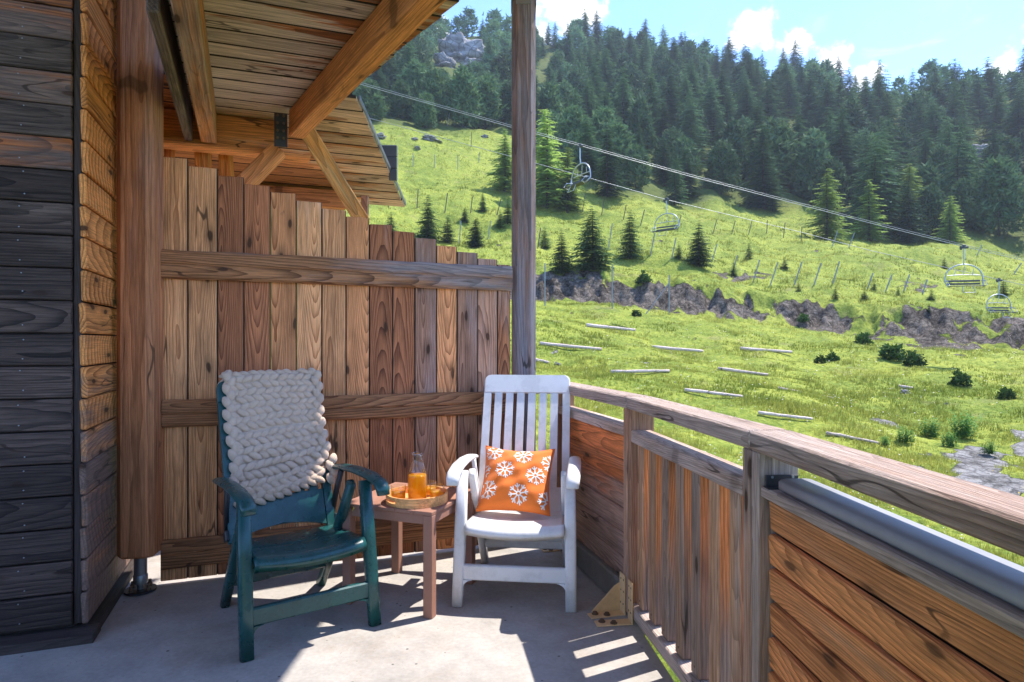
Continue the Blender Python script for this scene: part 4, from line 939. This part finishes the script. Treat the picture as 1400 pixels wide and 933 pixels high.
M_alu = plain('chair_frame_metal', (0.40, 0.43, 0.46), .4, .6, nscale=6, namt=.2); M_seatd = plain('chair_seat_dark', (0.055, 0.058, 0.06), .6, nscale=8, namt=.3)
def liftchair(label, px, py, d, rz, S):
    t = thing('lift_chair', label, 'lift chair', tuple(P(px, py, d)), rz, None); t.scale = (S, S, S)
    t['group'] = 'chairs hanging from the lift cables'
    mesh_obj('grip', *join(boxat((0, 0, 0), (.5, .16, .16), .03), boxat((0, 0, .12), (.2, .12, .14), .03), boxat((-.18, 0, -.10), (.12, .1, .12), .02)), M_seatd, t)
    mesh_obj('hanger', *tube([(0, 0, -.05), (0, 0, -.75), (0, .05, -1.15)], .042, 8), M_alu, t)
    arch = [(1.12 * math.cos(a), .05 + .0 * a, -2.25 + 1.12 * math.sin(a) ** .8) for a in np.linspace(0.0, math.pi, 17)]
    arch = [(1.02, -.25, -2.62)] + arch + [(-1.02, -.25, -2.62)]
    mesh_obj('bail', *tube(arch, .045, 8), M_alu, t, True)
    mesh_obj('back_bar', *tube([(-.95, .12, -1.85), (0, .16, -1.80), (.95, .12, -1.85)], .03, 6), M_alu, t)
    for x in (-.55, 0, .55): mesh_obj('back_strut', *tube([(x, .14, -1.82), (x * .9 + .1, .10, -1.45 if x else -1.2)], .022, 5), M_alu, t)
    for k in range(4): mesh_obj('seat_slat', *boxat((0, -.52 + k * .15, -2.60 + k * .01), (1.95, .12, .05), .012), M_seatd, t)
    for k in range(2): mesh_obj('back_slat', *boxat((0, .10, -2.42 + k * .20), (1.95, .04, .12), .012), M_seatd, t)
    for s in (-1, 1): mesh_obj('armrest', *tube([(s * 1.05, .1, -2.2), (s * 1.10, -.35, -2.25), (s * 1.06, -.58, -2.55), (s * 1.0, -.3, -2.68)], .035, 6), M_alu, t)
    mesh_obj('foot_rest', *tube([(-.3, -.55, -2.65), (-.35, -.75, -3.05), (.35, -.75, -3.05), (.3, -.55, -2.65)], .025, 6), M_alu, t)
liftchair('lift chair seen edge-on hanging before the dark pines', 793, 200, 28.5, math.radians(-62), .68)
liftchair('lift chair half turned hanging over the upper meadow', 911, 273, 38, math.radians(-42), .72)
liftchair('lift chair seen from the front before the forest edge', 1318, 338, 30, math.radians(-14), .71)
liftchair('lift chair seen from the front low over the earth bank', 1366, 383, 36, math.radians(8), .70)
# ================================================================== THE FURNITURE
CH_BACK = Matrix(((1, 0, 0, 0), (0, 0, 0, 0), (0, 0, 0, 0), (0, 0, 0, 1)))
_t = Vector((0, .31, .76)).normalized(); _n = Vector((0, -.76, .31)).normalized()      # up the backrest / its front normal
BKL = .822
def bk(s, t, n=0.0): return Vector((s, 0, 0)) + Vector((0, .44, .33)) + _t * t + _n * n
BM = Matrix(((1, 0, 0, 0), (0, _t.y, _n.y, .44), (0, _t.z, _n.z, .33), (0, 0, 0, 1)))
def rpoly(x0, x1, y0, y1, r, corners=(1, 1, 1, 1), k=5):
    pts = []
    for (cx, cy, a0, on) in ((x1, y0, -90, corners[0]), (x1, y1, 0, corners[1]), (x0, y1, 90, corners[2]), (x0, y0, 180, corners[3])):
        if not on: pts.append((cx, cy)); continue
        ox = cx - r if cx == x1 else cx + r; oy = cy + r if cy == y0 else cy - r
        for i in range(k + 1):
            a = math.radians(a0 + 90 * i / k); pts.append((ox + r * math.cos(a), oy + r * math.sin(a)))
    return pts
def bevprism(poly, t, ch=.004):
    """prism with softened rims"""
    n = len(poly); cx = sum(p[0] for p in poly) / n; cy = sum(p[1] for p in poly) / n; vs, fs = [], []
    def inset(p): d = Vector((p[0] - cx, p[1] - cy)); l = d.length; f = max(0, l - ch * 1.4) / l if l else 1; return (cx + d.x * f, cy + d.y * f)
    for z, ins in ((-t / 2, 1), (-t / 2 + ch, 0), (t / 2 - ch, 0), (t / 2, 1)):
        vs += [(*(inset(p) if ins else p), z) for p in poly]
    for r in range(3):
        for i in range(n): k = (i + 1) % n; fs.append((r * n + i, r * n + k, (r + 1) * n + k, (r + 1) * n + i))
    fs += [tuple(range(n))[::-1], tuple(range(3 * n, 4 * n))]; return vs, fs
def fillet(cx, cz, sx, sz, r, y, th):
    """concave corner web in the XZ plane"""
    pts = [(cx, cz)] + [(cx + sx * r * (1 - math.cos(math.radians(a))), cz + sz * r * (1 - math.sin(math.radians(a)))) for a in range(90, -1, -15)]
    if sx * sz < 0: pts = pts[::-1]
    v, f = prism(pts, th); return [(a, y(b) - c, b) for a, b, c in v], f
def seatmesh(depth_groove):
    NX, NY = 25, 33; vs, fs = [], []
    for j in range(NY):
        f = j / (NY - 1); 
        for i in range(NX):
            s = -1 + 2 * i / (NX - 1); x = .243 * s * (1 - .03 * f); y = .008 + .465 * f - .022 * (1 - s * s) * (1 - f) 
            z = .405 - .045 * f - .014 * (1 - s * s) * (1 - .3 * f) - .030 * max(0, 1 - f / .10) ** 2
            g = abs(((f * 6.0) % 1.0) - .5); z -= depth_groove * max(0, 1 - (.5 - g) / .07) if .12 < f < .97 else 0
            vs.append((x, y, z))
    for j in range(NY):
        f = j / (NY - 1)
        for i in range(NX): x, y, z = vs[j * NX + i]; vs.append((x, y + (.006 if j == 0 else 0), z - (.030 if j == 0 or i in (0, NX - 1) else .014)))
    o = NX * NY
    for j in range(NY - 1):
        for i in range(NX - 1):
            a = j * NX + i; fs.append((a, a + 1, a + NX + 1, a + NX)); fs.append((o + a, o + a + NX, o + a + NX + 1, o + a + 1))
    for i in range(NX - 1): fs.append((i, o + i, o + i + 1, i + 1)); a = (NY - 1) * NX + i; fs.append((a, a + 1, o + a + 1, o + a))
    for j in range(NY - 1): a = j * NX; fs.append((a, a + NX, o + a + NX, o + a)); a += NX - 1; fs.append((a, o + a, o + a + NX, a + NX))
    return vs, fs
def garden_chair(label, loc, rz, mat, sticker):
    t = thing('reclining_chair', label, 'chair', (loc[0], loc[1], 0), rz)
    legy = lambda z: .10 * z / .64
    for s in (-1, 1):
        mesh_obj('leg', *sweep([(s * .278, 0, 0), (s * .2755, legy(.2), .2), (s * .273, legy(.4), .4), (s * .270, legy(.645), .645)], .054, .048, (0, -1, .1), .22, scale=[.98, 1.02, 1.06, .95]), mat, t, True)
        mesh_obj('leg', *sweep([(s * .238, .625, 0), (s * .238, .48, .20), (s * .238, .33, .41), (s * .240, .19, .62)], .040, .052, (0, 1, .6), .22, scale=[1, 1.05, 1.0, .9]), mat, t, True)
        arm = [(s * .287, -.075, .607), (s * .288, -.062, .636), (s * .290, -.03, .655), (s * .292, .08, .668), (s * .292, .25, .668), (s * .290, .42, .655), (s * .287, .52, .640)]
        mesh_obj('armrest', *sweep(arm, .066, .034, (0, -.2, 1), .38, scale=[.85, .98, 1, 1.02, 1, .94, .8]), mat, t, True)
        mesh_obj('arm_support', *sweep([(s * .268, .40, .645), (s * .262, .47, .50), (s * .255, .50, .40)], .022, .034, (0, 1, 0), .25), M_blackp if mat is M_green else mat, t, True)
    yf = lambda z: legy(z)
    st = [boxat((0, legy(.16), .160), (.52, .030, .074), .006)]
    for s in (-1, 1): st.append(fillet(s * .254, .124, -s, -1, .045, yf, .028))
    mesh_obj('front_stretcher', *join(*st), mat, t)
    ap = [boxat((0, legy(.372) + .004, .362), (.50, .022, .026), .005)]
    for s in (-1, 1): ap.append(fillet(s * .253, .352, -s, -1, .050, yf, .028))
    mesh_obj('seat_apron', *join(*ap), mat, t)
    mesh_obj('rear_stretcher', *join(boxat((0, .515, .155), (.46, .040, .050), .008), boxat((0, .50, .195), (.46, .012, .03), .003)), mat, t)
    mesh_obj('seat', *seatmesh(.005 if mat is M_green else .003), mat, t, True)
    bkf = mesh_obj('backrest', *xf(join(bevprism(rpoly(-.256, .256, .712, BKL, .038, (0, 1, 1, 0)), .032), bevprism(rpoly(-.256, -.213, .02, .713, .008, (0, 0, 0, 0)), .030), bevprism(rpoly(.213, .256, .02, .713, .008, (0, 0, 0, 0)), .030),
                   bevprism([(-.214, .16), (-.214, .02), (.214, .02), (.214, .16)] if mat is M_white else [(-.214, .22)] + [(-.214 + .428 * i / 10, .075 - .035 * abs(i / 5 - 1) ** 2) for i in range(11)] + [(.214, .22)], .024)), BM), mat, t)
    for k in range(6):
        c = -.213 + .022 + .0445 / 2 + k * (.0445 + .022)
        mesh_obj('slat', *xf(bevprism([(c - .0223, .15), (c + .0223, .15), (c + .0223, .715), (c - .0223, .715)], .020, .005), BM), mat, bkf)
    for s in (-1, 1): mesh_obj('hinge', *xf(boxat((s * .262, .06, -.004), (.018, .05, .05), .006), BM), M_blackp, t)
    if sticker: mesh_obj('sticker', *xf(boxat((0, 0, 0), (.026, .085, .002), .0005), frame((.238, .300, .47), (.238 + .1, .300, .47), (0, -.82, -.57)) @ Matrix.Translation((0, 0, .0285))), M_yellow, t)
    return t
GC = Vector((-.8545, 2.755, 0)); GR = math.radians(35.5); WCH = Vector((.008, 3.093, 0)); WR = math.radians(-6.6)
garden_chair('dark green plastic reclining chair with a knitted throw over its back', GC, GR, M_green, True)
garden_chair('white plastic reclining chair holding an orange cushion', WCH, WR, M_white, False)
GM = Matrix.Translation(GC) @ Matrix.Rotation(GR, 4, 'Z'); WM = Matrix.Translation(WCH) @ Matrix.Rotation(WR, 4, 'Z')

# ---- chunky knitted throw
m_w, b = newmat('chunky_wool'); p_ = coord('Object'); wn = noise(p_, 260, 5, .8); wl_ = noise(p_, 9, 3)
plug(b.inputs['Base Color'], scalecol((0.72, 0.53, 0.385), (wn - .5) * .6 + (wl_ - .5) * .3 + 1.0)); b.inputs['Roughness'].default_value = .95; b.inputs['Specular IOR Level'].default_value = .1
b.inputs['Sheen Weight'].default_value = .4; b.inputs['Sheen Roughness'].default_value = .5; bump(b, wn, 1.0, .006); M_wool = m_w
th = thing('knitted_throw', 'chunky beige knitted wool throw draped over the green chair back', 'blanket', tuple(GM @ bk(0, .5, .03)))
LF = BKL + .004; RRd = .030
def ws_(s, w):
    """throw surface: w runs up the front, over the top edge and down the back; returns point and frame"""
    if w <= LF: return bk(s, w, .030), _t, _n
    a = (w - LF) / RRd
    if a <= math.pi: return bk(s, LF + RRd * math.sin(a), RRd * math.cos(a)), _t * math.cos(a) - _n * math.sin(a), _n * math.cos(a) + _t * math.sin(a)
    d = w - LF - math.pi * RRd; return bk(s, LF - d, -.030), -_t, -_n
g = np.random.RandomState(3)
def lobe(c, ax, nrm, L, R, seg=8, ring=7):
    ax = ax.normalized(); nrm = (nrm - ax * nrm.dot(ax)).normalized(); sd_ = ax.cross(nrm); vs, fs = [], []
    for i in range(ring):
        f = i / (ring - 1); x = (f - .5) * L; r = R * max(.06, math.sin(math.pi * (.06 + .88 * f))) ** .62; bend = -.12 * L * (2 * f - 1) ** 2
        for j in range(seg):
            a = 2 * math.pi * j / seg + f * 1.2; vs.append(c + ax * x + nrm * (math.cos(a) * r * .9 + bend) + sd_ * math.sin(a) * r)
    for i in range(ring - 1):
        for j in range(seg): k = (j + 1) % seg; fs.append((i * seg + j, i * seg + k, (i + 1) * seg + k, (i + 1) * seg + j))
    fs += [tuple(range(seg))[::-1], tuple((ring - 1) * seg + j for j in range(seg))]; return vs, fs
RS_, LS_ = .0345, .0425; nrow = 26; w0 = .225; TI = th.matrix_basis.inverted() @ GM
for j in range(nrow):
    parts = []; sgn = 1 if j % 2 else -1; wj = w0 + RS_ * j
    for i in range(13):
        s = -.190 + LS_ * i + (.010 if j % 2 else -.004) + g.normal(0, .002) - .012 * (1 if wj > .78 else 0); 
        if s > .226: continue
        fade = max(0, 1 - j / 17); w = wj + fade * (.055 * (s / .25) - .035 * (1 - (s / .24) ** 2) * math.sin(min(1, j / 6) * math.pi)) + g.normal(0, .0022) + (0.016 * (1 - (s / .25) ** 2) if 9 < j < 20 else 0)
        p, tt, nn = ws_(s, w); sag = .010 * math.sin(s * 9 + j * .4)
        ax = Vector((1, 0, 0)) * math.cos(.52) + tt * math.sin(.52) * sgn
        parts.append(lobe(p + nn * (g.normal(0, .0025) + .004 + sag * .4), ax, nn, .074 * g.uniform(.95, 1.05), .0185 * g.uniform(.94, 1.06)))
    mesh_obj('yarn_row', *xf(join(*parts), TI), M_wool, th, True)
for jx, sx in enumerate((.238, -.208)):
    parts = []
    for k in range(25 if jx == 0 else 18):
        w = (.26 if jx == 0 else .30) + k * .0335; sgn = 1 if k % 2 else -1; p, tt, nn = ws_(sx + .010 * sgn + .006 * math.sin(k * .5) + (.022 if jx == 0 and k < 4 else 0), w)
        parts.append(lobe(p + nn * .010, tt * math.cos(.35) + Vector((1, 0, 0)) * math.sin(.35) * sgn, nn, .064, .022))
    mesh_obj('edge_braid', *xf(join(*parts), TI), M_wool, th, True)
bv, bf = [], []
for j in range(34):
    for i in range(9): s = -.200 + .435 * i / 8; bv.append(ws_(s, .262 + (s * .2 if j < 3 else 0) + j * .0225)[0])
for j in range(33):
    for i in range(8): a = j * 9 + i; bf.append((a, a + 1, a + 10, a + 9))
mesh_obj('inner_knit', *xf((bv, bf), TI), M_wool, th, True)

# ---- orange cushion with white snowflakes
m_c, b = newmat('orange_cotton'); p_ = coord('Object'); x_, y_, z_ = sep(p_); cn = noise(p_, 420, 2); wv = E.m('SINE', x_ * 2600.0) * E.m('SINE', y_ * 2600.0)
plug(b.inputs['Base Color'], scalecol((0.80, 0.185, 0.022), (cn - .5) * .35 + (noise(p_, 14, 4) - .5) * .25 + 1.0)); b.inputs['Roughness'].default_value = .9; b.inputs['Sheen Weight'].default_value = .2; bump(b, cn + wv * .3, .4, .001); M_orange = m_c
M_flake = plain('white_print', (0.80, 0.78, 0.74), .9, nscale=300, namt=.15, bstr=.2)
A_C = .194
def pil(u, v, side=1):
    pin = .90
    x = A_C * u * (pin + (1 - pin) * v * v); y = A_C * v * (pin + (1 - pin) * u * u); h = .078 * max(0, (1 - u ** 4) * (1 - v ** 4)) ** .55 * (1 - .18 * (u * u + v * v))
    wr = .004 * math.sin(9 * u + 5 * v) * (1 - u * u) + .003 * math.sin(14 * v - 6 * u) ; h = max(0, h + wr * (1 - max(abs(u), abs(v)) ** 6))
    return Vector((x, y - .010 * (1 - u * u) * (v > 0) * v, h * side))
NP = 30; vs, fs = [], []
for side in (1, -1):
    o = len(vs)
    for j in range(NP + 1):
        for i in range(NP + 1): vs.append(pil(-1 + 2 * i / NP, -1 + 2 * j / NP, side))
    for j in range(NP):
        for i in range(NP): a = o + j * (NP + 1) + i; q = (a, a + 1, a + NP + 2, a + NP + 1); fs.append(q if side > 0 else q[::-1])
CT = thing('cushion', 'square orange cushion printed with white snowflakes leaning on the white chair', 'cushion', (0, 0, 0))
cx_, cn_ = Vector((1, 0, 0)), Vector((0, -.76, .60)).normalized(); ct_ = cn_.cross(cx_)
CT.matrix_world = WM @ Matrix.Translation((-.022, .335, .555)) @ Matrix(((1, ct_.x, cn_.x, 0), (0, ct_.y, cn_.y, 0), (0, ct_.z, cn_.z, 0), (0, 0, 0, 1))) @ Matrix.Rotation(math.radians(-2.0), 4, 'Z')
mesh_obj('cover', vs, fs, M_orange, CT, True)
rimp = [pil(u_, v_) for u_, v_ in [(-1 + i / 12, -1) for i in range(24)] + [(1, -1 + i / 12) for i in range(24)] + [(1 - i / 12, 1) for i in range(24)] + [(-1, 1 - i / 12) for i in range(25)]]
mesh_obj('piping', *tube(rimp, .0035, 6), M_orange, CT, True)
def ribbon(p0, p1, w, n=4):
    d = Vector((p1[0] - p0[0], p1[1] - p0[1])); l = d.length; d /= l; q = Vector((-d.y, d.x)) * w / 2; vv, ff = [], []
    for i in range(n + 1):
        c = Vector(p0) + d * l * i / n; m = i * 2
        for s in (-1, 1):
            e = c + q * s; u, v = e.x / A_C, e.y / A_C; sc_ = 1 / (.90 + .10 * min(1, v * v)); u *= sc_; v *= 1 / (.90 + .10 * min(1, u * u)); u = max(-.985, min(.985, u)); v = max(-.985, min(.985, v)); pt = pil(u, v); vv.append(pt + Vector((0, 0, .0016)))
        if i: ff.append((m - 2, m - 1, m + 1, m))
    return vv, ff
for (qx, qy) in ((275, 258), (580, 288), (380, 443), (690, 483), (192, 628), (505, 658), (858, 335), (790, 690), (130, 445)):
    v0 = -(qy - 478) / 318.; u0 = (qx - 487 - (-55) * v0 * -1 * 0 + 55 * (-v0) * 1.0) / 372.
    cxx, cyy = u0 * A_C, v0 * A_C; R = .0525; parts = []
    inb = lambda p: abs(p[0]) < A_C * .93 and abs(p[1]) < A_C * .93
    for k in range(8):
        a = math.radians(45 * k + 11); d = (math.cos(a), math.sin(a)); pt = lambda r, off=0: (cxx + r * math.cos(a + off), cyy + r * math.sin(a + off))
        segs = [(pt(R * .2), pt(R), .0068), (pt(R * .62), (pt(R * .62)[0] + R * .34 * math.cos(a + .8), pt(R * .62)[1] + R * .34 * math.sin(a + .8)), .0062), (pt(R * .62), (pt(R * .62)[0] + R * .34 * math.cos(a - .8), pt(R * .62)[1] + R * .34 * math.sin(a - .8)), .0062), (pt(R * .21, -.4), pt(R * .21, .4), .006)]
        parts += [ribbon(p0, p1, w) for p0, p1, w in segs if inb(p0) and inb(p1)]
    if parts: mesh_obj('snowflake', *join(*parts), M_flake, CT, True)

# ---- side table
M_tab = plain('brown_composite', (0.33, 0.165, 0.115), .62, 0, .3, nscale=45, namt=.25, bstr=.2)
TC = Vector((-.518, 3.291, 0)); TR = math.radians(-21)
tb = thing('side_table', 'low square reddish-brown side table between the two chairs', 'table', tuple(TC), TR)
for k in range(5):
    mesh_obj('top_plank', *boxat((-.2 + k * .1, 0, .491), (.0985, .5, .018), .002), M_tab, tb)
for s in (-1, 1):
    mesh_obj('apron', *boxat((0, s * .232, .459), (.412, .020, .044), .002), M_tab, tb); mesh_obj('apron', *boxat((s * .232, 0, .459), (.020, .412, .044), .002), M_tab, tb)
    for q in (-1, 1): mesh_obj('leg', *boxat((s * .226, q * .226, .2405), (.047, .047, .481), .003), M_tab, tb)

# ---- tray, carafe and tumblers
M_bamb = wood('bamboo', (0.70, 0.44, 0.19), (0.55, 0.31, 0.12), grey_amt=-.4, ring=.01, knots=0, var=.05, rough=.45, bstr=.1)
TP = Vector((-.475, 3.18, .5005)); trv = thing('round_tray', 'round pale bamboo tray with a slotted handle on the side table', 'tray', tuple(TP), math.radians(0))
R1, R0, SG = .153, .145, 64; zs = [0, .016, .031, .046]; slot = set((math.floor(SG * (a % 360) / 360) + e) % SG for a in (221, 41) for e in range(-3, 3))
vs, fs = [], []
for z in zs:
    for r in (R1, R0):
        for j in range(SG): a = 2 * math.pi * j / SG; vs.append((r * math.cos(a), r * math.sin(a), z))
ix = lambda i, q, j: i * 2 * SG + q * SG + j % SG
solid = lambda i, j: 0 <= i < 3 and not (i == 1 and (j % SG) in slot)
for i in range(3):
    for j in range(SG):
        if not solid(i, j): continue
        fs.append((ix(i, 0, j), ix(i, 0, j + 1), ix(i + 1, 0, j + 1), ix(i + 1, 0, j))); fs.append((ix(i, 1, j + 1), ix(i, 1, j), ix(i + 1, 1, j), ix(i + 1, 1, j + 1)))
        if not solid(i + 1, j): fs.append((ix(i + 1, 0, j), ix(i + 1, 0, j + 1), ix(i + 1, 1, j + 1), ix(i + 1, 1, j)))
        if not solid(i - 1, j): fs.append((ix(i, 0, j + 1), ix(i, 0, j), ix(i, 1, j), ix(i, 1, j + 1)))
        if not solid(i, j + 1): fs.append((ix(i, 0, j + 1), ix(i, 1, j + 1), ix(i + 1, 1, j + 1), ix(i + 1, 0, j + 1)))
        if not solid(i, j - 1): fs.append((ix(i, 1, j), ix(i, 0, j), ix(i + 1, 0, j), ix(i + 1, 1, j)))
mesh_obj('rim', vs, fs, M_bamb, trv); mesh_obj('tray_base', *lathe([(0, .003), (R0, .003), (R0, .009), (0, .009)], 48), M_bamb, trv)
m_gl, b = newmat('clear_glass'); nt = m_gl.node_tree
lw = node('ShaderNodeLayerWeight'); lw.inputs[0].default_value = .5; fc_ = E(lw.outputs['Facing']) ** 2.2 * .75 + .07; trn = node('ShaderNodeBsdfTransparent'); trn.inputs[0].default_value = (.93, .95, .94, 1); gls = node('ShaderNodeBsdfGlossy'); gls.inputs['Roughness'].default_value = .02
plug(gls.inputs['Roughness'], noise(coord('Object'), 40, 2) * .05); mx = node('ShaderNodeMixShader'); nt.links.new(fc_.s, mx.inputs[0]); nt.links.new(trn.outputs[0], mx.inputs[1]); nt.links.new(gls.outputs[0], mx.inputs[2]); nt.links.new(mx.outputs[0], nt.nodes['Material Output'].inputs['Surface']); M_glass = m_gl
m_j, b = newmat('orange_juice'); nt = m_j.node_tree; jn = noise(coord('Object'), 60, 3); jc = mix(jn, (0.95, 0.44, 0.004), (0.98, 0.56, 0.012)); plug(b.inputs['Base Color'], jc); b.inputs['Roughness'].default_value = .12
tr = node('ShaderNodeBsdfTranslucent'); plug(tr.inputs[0], jc); mx = node('ShaderNodeMixShader'); mx.inputs[0].default_value = .55; nt.links.new(b.outputs[0], mx.inputs[1]); nt.links.new(tr.outputs[0], mx.inputs[2]); nt.links.new(mx.outputs[0], nt.nodes['Material Output'].inputs['Surface']); M_juice = m_j
zt = TP.z + .0095
t = thing('carafe', 'clear glass carafe half full of orange juice on the tray', 'carafe', (-.472, 3.175, zt))
outp = [(0, 0), (.040, 0), (.046, .006), (.048, .02), (.048, .115), (.045, .140), (.034, .175), (.027, .190), (.0255, .200), (.026, .218), (.032, .232)]
mesh_obj('glass', *lathe(outp + [(.0305, .233), (.0285, .229)], 40), M_glass, t, True)
mesh_obj('juice', *lathe([(0, .0065), (.0428, .0085), (.0452, .02), (.0452, .114), (.0440, .124), (0, .124)], 40), M_juice, t, True)
for (gx, gy, lb) in ((-.566, 3.170, 'tumbler of orange juice beside the slotted handle of the tray'), (-.376, 3.19, 'tumbler of orange juice on the tray side towards the white chair'), (-.425, 3.262, 'tumbler of orange juice hidden behind the carafe')):
    t = thing('tumbler', lb, 'glass', (gx, gy, zt))
    mesh_obj('glass', *lathe([(0, 0), (.031, 0), (.035, .005), (.0375, .070), (.0362, .0705), (.0355, .068)], 32), M_glass, t, True)
    mesh_obj('juice', *lathe([(0, .0055), (.0335, .0075), (.0350, .040), (0, .040)], 32), M_juice, t, True)
# ------------------------------------------------------------------ thin mountain haze over the valley
m_h = bpy.data.materials.new('haze_air'); m_h.use_nodes = True; nt = m_h.node_tree; nt.nodes.clear()
vol = nt.nodes.new('ShaderNodeVolumePrincipled'); vol.inputs['Color'].default_value = (.80, .88, 1.0, 1); vol.inputs['Density'].default_value = 0.00038; vol.inputs['Anisotropy'].default_value = .2
nt.links.new(vol.outputs[0], nt.nodes.new('ShaderNodeOutputMaterial').inputs['Volume'])
zlo, zhi = float(GZ.min()) - 1, float(max(GZ.max() + 24, 40)); hs = 2650.0
hv = [(x, y, z) for z in (zlo, zhi) for x, y in ((-hs, -hs), (hs, -hs), (hs, hs), (-hs, hs))]
hz = mesh_obj('haze', hv, [(0, 3, 2, 1), (4, 5, 6, 7), (0, 1, 5, 4), (1, 2, 6, 5), (2, 3, 7, 6), (3, 0, 4, 7)], m_h); tag(hz, 'thin bluish summer haze in the mountain air', kind='stuff')
